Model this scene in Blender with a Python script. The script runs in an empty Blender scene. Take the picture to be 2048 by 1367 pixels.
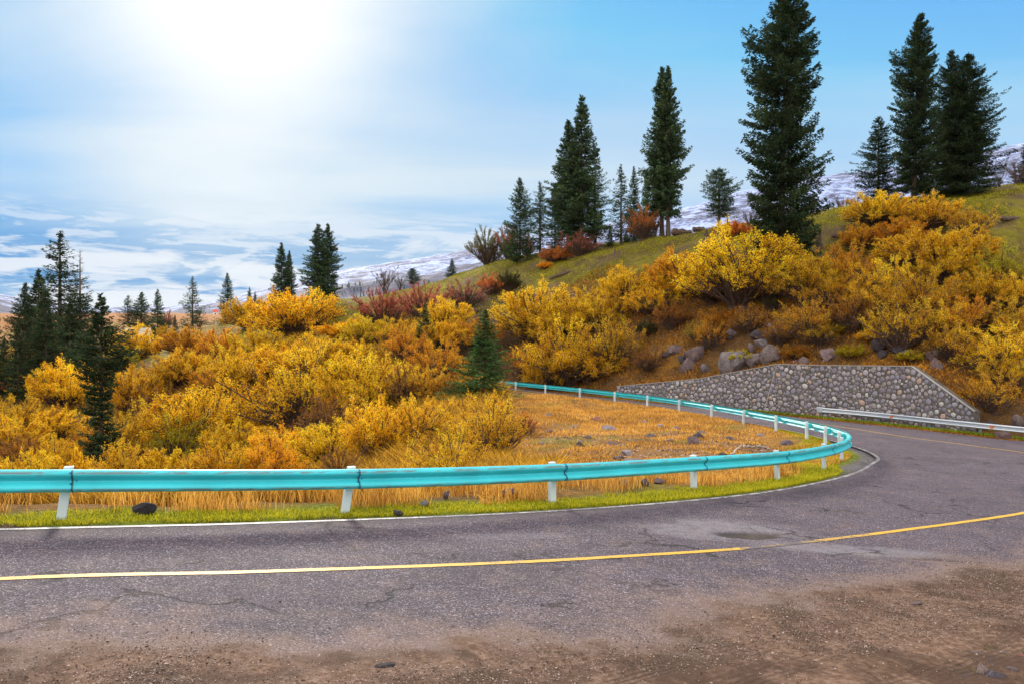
import bpy, math, random
import numpy as np
from mathutils import Vector, Matrix

# ---------------------------------------------------------------- camera, sky, sun, exposure
C = bpy.context.scene.collection
SC = bpy.context.scene
F = 1650.0                      # focal length in pixels of a 2048 px wide picture
CAMZ = 2.577
cam_d = bpy.data.cameras.new('camera'); cam = bpy.data.objects.new('camera', cam_d); C.objects.link(cam)
cam_d.sensor_width = 36.0; cam_d.lens = 36.0*F/2048.0
cam_d.clip_start = 0.1; cam_d.clip_end = 20000
cam.location = (0, 0, CAMZ); cam.rotation_euler = (math.radians(90), 0, 0)
SC.camera = cam
SUN_AZ = math.atan2(-0.325, 1.0)       # left of the view axis
SUN_EL = math.radians(21.0)
SUNV = (math.sin(SUN_AZ)*math.cos(SUN_EL), math.cos(SUN_AZ)*math.cos(SUN_EL), math.sin(SUN_EL))
SC.view_settings.view_transform = 'Standard'
SC.view_settings.look = 'None'
SC.view_settings.exposure = 0.86
SC.view_settings.gamma = 1.0
SC.render.engine = 'CYCLES'
SC.cycles.max_bounces = 6; SC.cycles.diffuse_bounces = 2; SC.cycles.glossy_bounces = 2
SC.cycles.transmission_bounces = 3; SC.cycles.transparent_max_bounces = 6
SC.cycles.use_denoising = True

def nd(nt, typ, **kw):
    n = nt.nodes.new(typ)
    for k, v in kw.items():
        if k.startswith('i_'):
            key = k[2:]
            key = int(key) if key.isdigit() else key.replace('_', ' ')
            n.inputs[key].default_value = v
        else:
            setattr(n, k, v)
    return n
def lk(nt, a, b): nt.links.new(a, b)
def math_n(nt, op, a, b=None, c=None, clamp=False):
    n = nt.nodes.new('ShaderNodeMath'); n.operation = op; n.use_clamp = clamp
    for i, v in enumerate((a, b, c)):
        if v is None: continue
        if isinstance(v, (int, float)): n.inputs[i].default_value = v
        else: nt.links.new(v, n.inputs[i])
    return n.outputs[0]
def ramp(nt, fac, stops, interp='LINEAR'):
    n = nt.nodes.new('ShaderNodeValToRGB'); n.color_ramp.interpolation = interp
    el = n.color_ramp.elements
    while len(el) < len(stops): el.new(0.5)
    for e, (p, c) in zip(el, stops):
        e.position = p
        e.color = (c, c, c, 1) if isinstance(c, (int, float)) else (*c, 1)
    nt.links.new(fac, n.inputs[0]); return n.outputs[0]
def mixc(nt, fac, a, b, mode='MIX'):
    n = nt.nodes.new('ShaderNodeMix'); n.data_type = 'RGBA'; n.blend_type = mode
    for i, v in ((0, fac), (6, a), (7, b)):
        if isinstance(v, (int, float)): n.inputs[i].default_value = v
        elif isinstance(v, tuple): n.inputs[i].default_value = (*v, 1)
        else: nt.links.new(v, n.inputs[i])
    return n.outputs[2]
def noise(nt, vec, scale, detail=4, rough=0.55, dist=0.0, dim='3D'):
    n = nt.nodes.new('ShaderNodeTexNoise'); n.noise_dimensions = dim
    n.inputs['Scale'].default_value = scale; n.inputs['Detail'].default_value = detail
    n.inputs['Roughness'].default_value = rough; n.inputs['Distortion'].default_value = dist
    if vec is not None: nt.links.new(vec, n.inputs['Vector'])
    return n.outputs[0]

def build_world():
    w = bpy.data.worlds.new('World'); SC.world = w; w.use_nodes = True
    nt = w.node_tree; nt.nodes.clear()
    out = nd(nt, 'ShaderNodeOutputWorld'); bg = nd(nt, 'ShaderNodeBackground')
    sky = nd(nt, 'ShaderNodeTexSky'); sky.sky_type = 'NISHITA'; sky.sun_disc = False
    sky.sun_elevation = SUN_EL; sky.sun_rotation = SUN_AZ
    sky.altitude = 2200; sky.air_density = 1.0; sky.dust_density = 0.3; sky.ozone_density = 2.0
    tc = nd(nt, 'ShaderNodeTexCoord'); g = tc.outputs['Generated']
    sx = nd(nt, 'ShaderNodeSeparateXYZ'); lk(nt, g, sx.inputs[0])
    X, Y, Z = sx.outputs
    dt = nd(nt, 'ShaderNodeVectorMath'); dt.operation = 'DOT_PRODUCT'; dt.inputs[1].default_value = SUNV
    lk(nt, g, dt.inputs[0]); d = dt.outputs['Value']
    az = math_n(nt, 'ARCTAN2', X, Y)
    # high thin veil, drawn out sideways
    zz = math_n(nt, 'ADD', math_n(nt, 'MAXIMUM', Z, 0.0), 0.10)
    pv = nd(nt, 'ShaderNodeCombineXYZ'); lk(nt, math_n(nt, 'DIVIDE', math_n(nt, 'MULTIPLY', X, 0.45), zz), pv.inputs[0])
    lk(nt, math_n(nt, 'DIVIDE', Y, zz), pv.inputs[1]); pv.inputs[2].default_value = 3.7
    veil = noise(nt, pv.outputs[0], 0.9, 5, 0.5, 0.6)
    broad = noise(nt, pv.outputs[0], 0.33, 2, 0.5, 0.2)
    d = math_n(nt, 'ADD', d, math_n(nt, 'MULTIPLY', math_n(nt, 'SUBTRACT', veil, 0.5), math_n(nt, 'MULTIPLY', math_n(nt, 'SUBTRACT', 1.004, d), 1.6)))
    near_sun = ramp(nt, d, [(0.0, 0.0), (0.93, 0.0), (0.965, 0.28), (0.985, 0.60), (0.9975, 0.95), (1.0, 1.0)])
    azf = math_n(nt, 'ADD', math_n(nt, 'MULTIPLY', az, 0.8), 0.5)
    azw = ramp(nt, azf, [(0.0, 0.15), (0.08, 0.2), (0.22, 0.75), (0.42, 1.0), (0.60, 0.9), (0.76, 0.5), (0.95, 0.3)])
    vz = math_n(nt, 'ADD', math_n(nt, 'MULTIPLY', near_sun, 0.80), math_n(nt, 'MULTIPLY', math_n(nt, 'SUBTRACT', veil, 0.48), 2.1))
    vz = math_n(nt, 'ADD', vz, math_n(nt, 'MULTIPLY', math_n(nt, 'SUBTRACT', broad, 0.5), 0.9))
    band = ramp(nt, Z, [(0.0, -0.9), (0.095, -0.8), (0.15, 0.6), (0.22, 0.75), (0.30, 0.35), (0.38, 0.0), (1.0, 0.1)])
    band = math_n(nt, 'MINIMUM', math_n(nt, 'MULTIPLY', band, azw), band)
    vfac = math_n(nt, 'ADD', vz, band, clamp=True)
    vfac = math_n(nt, 'MULTIPLY', vfac, 0.93)
    # low crisp clouds
    cv = nd(nt, 'ShaderNodeCombineXYZ'); lk(nt, math_n(nt, 'MULTIPLY', az, 2.6), cv.inputs[0])
    lk(nt, math_n(nt, 'MULTIPLY', Z, 15.0), cv.inputs[1]); cv.inputs[2].default_value = 1.3
    low = noise(nt, cv.outputs[0], 2.6, 10, 0.60, 0.5)
    lowf = ramp(nt, low, [(0.0, 0), (0.47, 0), (0.50, 0.5), (0.55, 1)])
    lband = ramp(nt, Z, [(0.0, 1.0), (0.055, 0.85), (0.10, 0.75), (0.135, 0.45), (0.16, 0.0)])
    lowf = math_n(nt, 'MAXIMUM', lowf, math_n(nt, 'MULTIPLY', ramp(nt, noise(nt, cv.outputs[0], 6.5, 8, .62, .4), [(.50, 0), (.58, 1)]), .8))
    lowf = math_n(nt, 'MULTIPLY', lowf, lband)
    # colours (radiance of the air, veil and clouds)
    hs = nd(nt, 'ShaderNodeHueSaturation', i_Saturation=1.32, i_Value=SKY_V, i_Fac=1.0)
    lk(nt, sky.outputs[0], hs.inputs['Color'])
    air = mixc(nt, 1.0, hs.outputs[0], SKY_TINT, 'MULTIPLY')
    air = mixc(nt, 1.0, air, (1.75, 3.3, 5.1), 'DARKEN')
    lowl = math_n(nt, 'MULTIPLY', ramp(nt, Z, [(0.0, .95), (0.10, .97), (0.17, 0)]), ramp(nt, azf, [(0.0, 1), (.40, 1), (.55, .35), (.72, 0)]))
    air = mixc(nt, lowl, air, (.42, 1.85, 3.9))
    lowr = math_n(nt, 'MULTIPLY', ramp(nt, Z, [(0.0, .85), (0.12, .75), (0.30, .25), (.42, 0)]), ramp(nt, azf, [(0.45, 0), (.62, .8), (1.0, .6)]))
    air = mixc(nt, lowr, air, (1.9, 3.2, 5.0))
    glow = ramp(nt, d, [(0.0, 0.0), (0.960, 0.0), (0.980, 0.12), (0.990, 0.38), (0.996, 0.72), (1.0, 1.0)])
    vcol = mixc(nt, near_sun, VEIL_A, VEIL_B)
    c1 = mixc(nt, vfac, air, vcol)
    c2 = mixc(nt, lowf, c1, LOWC)
    c3 = mixc(nt, math_n(nt, 'MULTIPLY', glow, 1.0), c2, GLOWC)
    # added fill: bright cloud sky out of view, overhead and behind the camera
    fill_tex = noise(nt, pv.outputs[0], 1.3, 6, 0.6, 0.3)
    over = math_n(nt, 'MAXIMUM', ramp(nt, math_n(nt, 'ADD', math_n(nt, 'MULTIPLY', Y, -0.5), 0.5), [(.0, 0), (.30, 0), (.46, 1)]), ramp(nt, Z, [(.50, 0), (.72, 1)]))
    over = math_n(nt, 'MULTIPLY', over, ramp(nt, fill_tex, [(.30, .55), (.55, 1)]))
    c3 = mixc(nt, over, c3, FILLC)
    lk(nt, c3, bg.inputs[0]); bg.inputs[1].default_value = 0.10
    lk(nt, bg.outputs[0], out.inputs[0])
SKY_V = 1.0; SKY_TINT = (1.35, 1.32, 1.25); FILLC = (12.0, 11.6, 11.3)
VEIL_A = (3.5, 4.3, 4.9); VEIL_B = (4.2, 4.75, 5.1); LOWC = (5.2, 5.35, 5.5); GLOWC = (6.3, 6.25, 6.1)
build_world()

sun_d = bpy.data.lights.new('sun', 'SUN'); sun = bpy.data.objects.new('sun', sun_d); C.objects.link(sun)
sun_d.energy = 2.3; sun_d.angle = math.radians(8); sun_d.color = (1.0, 0.93, 0.82)
sun.rotation_euler = Vector(SUNV).to_track_quat('Z', 'Y').to_euler()

# ---------------------------------------------------------------- helpers
rng = np.random.default_rng(7)
def unit(v): return v/np.maximum(np.linalg.norm(v, axis=-1, keepdims=True), 1e-9)
def mesh_np(name, V, Fq, mat, parent=None, attrs=None, smooth=False, cols=None):
    """V (n,3); Fq (m,k) index array of one polygon size, or list of arrays."""
    me = bpy.data.meshes.new(name)
    V = np.asarray(V, dtype=np.float32)
    faces = Fq if isinstance(Fq, list) else [Fq]
    faces = [np.asarray(f, dtype=np.int32) for f in faces if len(f)]
    nl = sum(f.size for f in faces); npoly = sum(len(f) for f in faces)
    me.vertices.add(len(V)); me.vertices.foreach_set('co', V.ravel())
    me.loops.add(nl); me.loops.foreach_set('vertex_index', np.concatenate([f.ravel() for f in faces]))
    me.polygons.add(npoly)
    tot = np.concatenate([np.full(len(f), f.shape[1], dtype=np.int32) for f in faces])
    st = np.concatenate([[0], np.cumsum(tot)[:-1]]).astype(np.int32)
    me.polygons.foreach_set('loop_start', st)
    me.polygons.foreach_set('loop_total', tot)
    me.polygons.foreach_set('use_smooth', np.full(npoly, smooth, dtype=bool))
    if attrs:
        for k, (dom, arr) in attrs.items():
            arr = np.asarray(arr, dtype=np.float32)
            if arr.ndim == 2:
                a = me.attributes.new(k, 'FLOAT_COLOR', dom)
                if arr.shape[1] == 3: arr = np.concatenate([arr, np.ones((len(arr), 1), np.float32)], 1)
                a.data.foreach_set('color', arr.ravel())
            else:
                a = me.attributes.new(k, 'FLOAT', dom); a.data.foreach_set('value', arr)
    me.update(calc_edges=True)
    if mat: me.materials.append(mat)
    o = bpy.data.objects.new(name, me); C.objects.link(o)
    if parent: o.parent = parent
    return o
def tag(o, label=None, cat=None, group=None, kind=None):
    if label: o['label'] = label
    if cat: o['category'] = cat
    if group: o['group'] = group
    if kind: o['kind'] = kind
    return o
def empty(name, loc, rz=0.0, sc=None):
    o = bpy.data.objects.new(name, None); C.objects.link(o); o.empty_display_size = 0.2
    o.location = loc; o.rotation_euler = (0, 0, rz)
    if sc: o.scale = sc
    return o
def smooth(a, b, x): t = np.clip((x-a)/(b-a), 0, 1); return t*t*(3-2*t)
def catmull(P, n=12):
    P = np.asarray(P, float); P = np.vstack([2*P[0]-P[1], P, 2*P[-1]-P[-2]]); out = []
    for i in range(1, len(P)-2):
        p0, p1, p2, p3 = P[i-1:i+3]
        for t in np.arange(n)/n:
            out.append(0.5*((2*p1)+(-p0+p2)*t+(2*p0-5*p1+4*p2-p3)*t*t+(-p0+3*p1-3*p2+p3)*t**3))
    out.append(P[-2]); return np.array(out)
def vnoise(x, y, seed=0, sc=1.0, octv=4):
    """value noise, vectorised, about -1..1"""
    x = np.asarray(x, float)*sc; y = np.asarray(y, float)*sc
    tot = 0; amp = 1; norm = 0
    for o in range(octv):
        xi = np.floor(x).astype(np.int64); yi = np.floor(y).astype(np.int64)
        fx = x-xi; fy = y-yi; fx = fx*fx*(3-2*fx); fy = fy*fy*(3-2*fy)
        def h(a, b):
            n = (a*374761393+b*668265263+(seed+o)*974634777) & 0xffffffff
            n = ((n ^ (n >> 13))*1274126177) & 0xffffffff
            return ((n ^ (n >> 16)) & 0xffff)/32767.5-1
        v = (h(xi, yi)*(1-fx)+h(xi+1, yi)*fx)*(1-fy)+(h(xi, yi+1)*(1-fx)+h(xi+1, yi+1)*fx)*fy
        tot = tot+v*amp; norm += amp; amp *= 0.5; x = x*2.03+11.7; y = y*2.03+5.3
    return tot/norm
def seg_dist(px, py, P, closed=False):
    """distance to a polyline and the (fractional) index of the nearest place"""
    P = np.asarray(P); Q = np.roll(P, -1, 0) if closed else P[1:]; A = P if closed else P[:-1]
    best = np.full(px.shape, 1e9); bi = np.zeros(px.shape)
    for i, (a, b) in enumerate(zip(A, Q)):
        dx, dy = b-a; L = dx*dx+dy*dy+1e-12
        t = np.clip(((px-a[0])*dx+(py-a[1])*dy)/L, 0, 1)
        d = (px-a[0]-t*dx)**2+(py-a[1]-t*dy)**2
        m = d < best; best = np.where(m, d, best); bi = np.where(m, i+t, bi)
    return np.sqrt(best), bi
def inside(px, py, P):
    P = np.asarray(P); r = np.zeros(px.shape, bool)
    for a, b in zip(P, np.roll(P, -1, 0)):
        if a[1] == b[1]: continue
        c = ((a[1] > py) != (b[1] > py)) & (px < (b[0]-a[0])*(py-a[1])/(b[1]-a[1])+a[0])
        r ^= c
    return r

# ---------------------------------------------------------------- the lie of the land
def plane_z(x, y):
    r = np.sqrt(np.asarray(x, float)**2+np.asarray(y, float)**2)+1e-9
    return (-0.058*x-0.0206*y)*np.minimum(1, 110/r)
PAIRS = [((-40,-4.5),(-40,-13)),((-20,4.9),(-18,-3)),((-6.65,10.72),(-5,5)),((-3.8,11.95),(-2.5,5.8)),((-.2,13.8),(.3,6.5)),
 ((2.52,15.6),(3.2,7.7)),((5.12,17.74),(6.5,9.3)),((7.22,19.98),(10,11.5)),((9.26,22.6),(15,14)),((11.09,25.6),(22,17)),
 ((12.1,27.5),(28,22.5)),((12.75,29.9),(30.5,29)),((12.95,31.8),(29.5,34)),((13,35),(27.2,38)),((12.75,39),(25.2,41)),
 ((12.1,43),(23.6,44)),((11.3,47.5),(20.8,48.6)),((10.1,52.3),(17.2,52.9)),((8.3,56.8),(13.4,57.4)),((6,60.8),(9.8,61.6)),
 ((3.4,64.6),(6.9,65.4)),((.9,68),(3.8,69.8)),((-2,71.5),(.5,74.3)),((-6,76),(-3.5,79.8))]
INNER = catmull([p[0] for p in PAIRS], 8); OUTER = catmull([p[1] for p in PAIRS], 8)
ROADP = np.vstack([INNER[::2], OUTER[::-2]])
WALL = np.array([(25.0,44.6),(23.4,48.3),(19.9,53.2),(17.7,55.2),(13.4,59.2),(8.2,64.6)])
WTOP = np.array([-1.16, 1.16, 1.08, 1.09, -0.06, -0.89])       # height of its top edge
COLS = {
 -700: [(12,2.3),(16,3.2),(22,4.6),(30,6),(45,8.2),(65,9.5),(90,8),(120,5.5),(160,2),(220,-2),(400,-9),(900,-31)],
 0: [(12.2,2.45),(16,3.4),(22,4.7),(30,6.0),(45,8.3),(65,9.7),(90,8.2),(120,5.2),(160,1.5),(220,-2),(400,-9.3),(900,-31)],
 200: [(12.6,2.5),(16,3.4),(22,4.7),(30,6.0),(45,8.4),(65,10),(80,9.6),(100,7),(125,3.5),(160,.5),(220,-2.5),(400,-10),(900,-31)],
 300: [(12.8,2.55),(16,3.4),(22,4.7),(30,6),(45,8.2),(65,9.6),(80,8.6),(100,5.2),(120,2.2),(150,.5),(200,-2.2),(260,-5.2),(400,-11),(900,-31)],
 400: [(13,2.6),(16,3.4),(22,4.7),(30,5.9),(45,8),(65,8.4),(85,5.5),(105,2.5),(130,0),(160,-1.5),(220,-4.7),(300,-8),(900,-31)],
 500: [(13.3,2.65),(16,3.4),(22,4.7),(30,5.8),(45,7.6),(65,7.4),(85,4.3),(105,1.2),(130,-1.9),(150,-3.6),(180,-5),(250,-8),(900,-28)],
 600: [(13.6,2.7),(17,3.5),(22,4.6),(30,5.6),(45,7.2),(65,6.3),(85,2.8),(105,-.4),(125,-4.0),(145,-7.2),(160,-7.8),(200,-7),(300,-9),(900,-22)],
 700: [(14,2.75),(17,3.4),(22,4.5),(30,5.4),(45,6.6),(65,4.7),(85,1),(105,-2.4),(125,-5.2),(145,-7.5),(165,-7.5),(220,-5),(900,-15)],
 800: [(14.5,2.8),(18,3.5),(23,4.5),(30,5.3),(45,5.7),(55,5.1),(65,3.8),(80,.8),(100,-3),(120,-6.8),(135,-8.7),(160,-8.5),(220,-5),(900,-12)],
 900: [(15,2.85),(18,3.3),(24,4.3),(32,4.9),(42,4.9),(52,4.4),(65,3.2),(80,0),(100,-4.8),(115,-8),(128,-10.2),(145,-10.3),(200,-6),(900,-12)],
 1000: [(16,2.9),(20,3.3),(26,3.9),(33,4.1),(42,3.9),(55,3.7),(74,3.9),(83,.9),(95,-4.5),(108,-8.9),(120,-12.2),(135,-13),(200,-8),(900,-12)],
 1100: [(17,3.0),(22,3.4),(30,3.75),(40,3.85),(50,3.85),(72,4.2),(77,2.2),(84,-1.5),(94,-6),(104,-10.1),(114,-12.8),(122,-13.6),(140,-13.5),(200,-8),(900,-12)],
 1200: [(18,3.1),(24,3.5),(32,3.8),(40,3.95),(60,4.3),(68,4),(71,2.8),(76,0),(86,-5.9),(96,-9.6),(106,-12.6),(116,-13.8),(140,-13.5),(200,-9),(900,-12)],
 1300: [(18.5,3.2),(26,3.6),(34,3.95),(42,4.1),(58,4.4),(63.5,3.1),(66,2.4),(70,.9),(76,-2.5),(84,-7),(92,-10.2),(100,-12.9),(110,-13.6),(140,-12),(200,-8),(900,-12)],
 1400: [(19,3.3),(28,3.7),(58,4.5),(60.5,2.6),(64,1.3),(69,-1.3),(75,-5),(83,-9.2),(92,-12.5),(105,-13.2),(140,-12),(200,-8),(900,-12)],
 1500: [(20,3.4),(30,3.9),(55.5,4.6),(58,1.6),(61,.2),(66,-2.6),(72,-6.3),(80,-10.5),(88,-13),(100,-13.4),(140,-11),(200,-6),(900,-12)],
 1600: [(22,3.6),(32,4.1),(53,4.7),(56,1.4),(59,0),(63,-2.9),(68,-6),(75,-9.3),(84,-12.6),(92,-14.1),(110,-14.2),(200,-7),(900,-12)],
 1700: [(25,4),(51,4.8),(54,1.4),(56.5,.3),(60.5,-2.4),(66,-6.2),(74,-10.2),(82,-13.4),(90,-14.8),(110,-14.5),(200,-8),(900,-12)],
 1800: [(28,4.3),(48.5,4.9),(51.5,1.4),(54,.2),(58,-2.6),(64,-6.6),(72,-11),(80,-14),(90,-15.3),(110,-15),(200,-9),(900,-12)],
 1900: [(30,4.6),(46,4.9),(49,2.2),(53,.2),(57.5,-3),(63,-7),(70,-11.3),(78,-14),(90,-15.6),(110,-15.5),(200,-9),(900,-12)],
 2048: [(33,4.8),(43,5),(45.5,3.4),(48.5,2),(52,0),(56.5,-3.2),(62,-7.2),(69,-11.5),(76,-14.3),(90,-16.6),(110,-16.5),(200,-10),(900,-12)],
 2700: [(30,5),(38,5),(41,3),(44,1.5),(48,-1),(53,-4.2),(60,-8.6),(69,-13),(78,-15.5),(90,-17),(110,-17),(200,-10),(900,-12)],
}
LZ = np.linspace(math.log(2.0), math.log(6500), 420)
xs = sorted(COLS); US = (np.array(xs)-1024)/F
UG = np.linspace(US[0], US[-1], 260)
tab = []
for xk, u in zip(xs, US):
    k = COLS[xk]; zz = np.exp(LZ); Z0 = k[0][0]
    dd = np.interp(zz, [a for a, b in k], [b for a, b in k])
    e = (CAMZ-dd)-plane_z(u*zz, zz)
    e = np.where(zz < Z0, 0, e)
    tab.append(e)
tab = np.array(tab)
TG = np.array([np.interp(UG, US, tab[:, j]) for j in range(len(LZ))]).T
def blur(a, ax, n):
    for _ in range(n):
        p = np.pad(a, [(1, 1) if i == ax else (0, 0) for i in range(2)], mode='edge')
        s0 = [slice(None)]*2; s1 = [slice(None)]*2; s2 = [slice(None)]*2
        s0[ax] = slice(0, -2); s1[ax] = slice(1, -1); s2[ax] = slice(2, None)
        a = .25*p[tuple(s0)]+.5*p[tuple(s1)]+.25*p[tuple(s2)]
    return a
TG = blur(TG, 0, 14); TG = blur(TG, 1, 3)
def road_sd(x, y):
    d, _ = seg_dist(x, y, ROADP, True)
    return np.where(inside(x, y, ROADP), -d, d)
def ground_z(x, y, full=False):
    x = np.atleast_1d(np.asarray(x, float)); y = np.atleast_1d(np.asarray(y, float))
    yy = np.maximum(y, 0.5); u = x/yy
    uc = np.clip(u, UG[0], UG[-1])
    fi = (uc-UG[0])/(UG[1]-UG[0]); i0 = np.clip(fi.astype(int), 0, len(UG)-2); ft = fi-i0
    # beyond the modelled fan, use true range so the land stays continuous
    rr = np.where((u > UG[-1]) | (u < UG[0]), np.sqrt(x*x+y*y)/np.sqrt(1+uc*uc), yy)
    li = (np.log(np.maximum(rr, 2.001))-LZ[0])/(LZ[1]-LZ[0]); j0 = np.clip(li.astype(int), 0, len(LZ)-2); fj = np.clip(li-j0, 0, 1)
    e = (TG[i0, j0]*(1-ft)+TG[i0+1, j0]*ft)*(1-fj)+(TG[i0, j0+1]*(1-ft)+TG[i0+1, j0+1]*ft)*fj
    ang = np.degrees(np.arctan2(np.abs(x), y))
    e = e*(1-smooth(60, 115, ang))
    r = np.sqrt(x*x+y*y)
    n = vnoise(x, y, 3, 0.22, 4)*0.55*smooth(18, 60, r)+vnoise(x, y, 9, 1.1, 3)*0.10
    e = e+n*(1+smooth(150, 400, r)*1.5)
    near = r < 130
    sd = np.full(x.shape, 50.0)
    if near.any():
        sd[near] = road_sd(x[near], y[near])
        xn, yn = x[near], y[near]; sn = sd[near]
        k = smooth(0.95, 2.9, sn)
        base = plane_z(xn, yn)+vnoise(xn, yn, 21, 0.9, 3)*0.05*smooth(0.3, 1.2, sn)
        zn = base+e[near]*k
        # behind the retaining wall the ground meets the wall's top edge
        dw, wi = seg_dist(xn, yn, WALL)
        seg = np.clip(wi.astype(int), 0, len(WALL)-2); f = wi-seg
        A = WALL[seg]; B = WALL[seg+1]; T = B-A
        side = T[:, 0]*(yn-A[:, 1])-T[:, 1]*(xn-A[:, 0])       # negative = hill side (right of travel)
        inw = (wi > 0.001) & (wi < len(WALL)-1.001)
        top = WTOP[seg]*(1-f)+WTOP[seg+1]*f
        behind = inw & (side < 0)
        kk = smooth(0.8, 6.0, dw)
        hz = plane_z(xn, yn)+e[near]
        zn = np.where(behind & (dw > 0.5), (top-0.10)*(1-kk)+hz*kk, zn)
        zn = np.where(behind & (dw <= 0.5), base, zn)
        zn = np.where(inw & (side >= 0) & (dw < 6), base, zn)
        out = plane_z(x, y)+e; out[near] = zn
    else: out = plane_z(x, y)+e
    out = np.where(sd < 0.12, plane_z(x, y)-0.05, out)
    return (out, sd) if full else out
def gz(x, y): return float(ground_z([x], [y])[0])
def at(px, Z):
    """world x of picture column px at range Z"""
    return (px-1024)/F*Z

# ---------------------------------------------------------------- materials
MATS = {}
def new_mat(name):
    m = bpy.data.materials.new(name); m.use_nodes = True; nt = m.node_tree; nt.nodes.clear()
    out = nd(nt, 'ShaderNodeOutputMaterial'); MATS[name] = m
    return m, nt, out
def pbr(nt, out, col, rough=0.8, metal=0.0, bump=None, bstr=0.3, bdist=0.02, spec=0.3):
    p = nd(nt, 'ShaderNodeBsdfPrincipled')
    p.inputs['Roughness'].default_value = rough if isinstance(rough, float) else 0.5
    if not isinstance(rough, float): lk(nt, rough, p.inputs['Roughness'])
    p.inputs['Metallic'].default_value = metal
    p.inputs['Specular IOR Level'].default_value = spec
    if isinstance(col, tuple): p.inputs['Base Color'].default_value = (*col, 1)
    else: lk(nt, col, p.inputs['Base Color'])
    if bump is not None:
        b = nd(nt, 'ShaderNodeBump', i_Strength=bstr, i_Distance=bdist); lk(nt, bump, b.inputs['Height'])
        lk(nt, b.outputs[0], p.inputs['Normal'])
    lk(nt, p.outputs[0], out.inputs[0]); return p
def objc(nt):
    return nd(nt, 'ShaderNodeTexCoord').outputs['Object']
def attr(nt, name, o='Fac'):
    a = nd(nt, 'ShaderNodeAttribute', attribute_name=name); return a.outputs[o]

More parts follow.
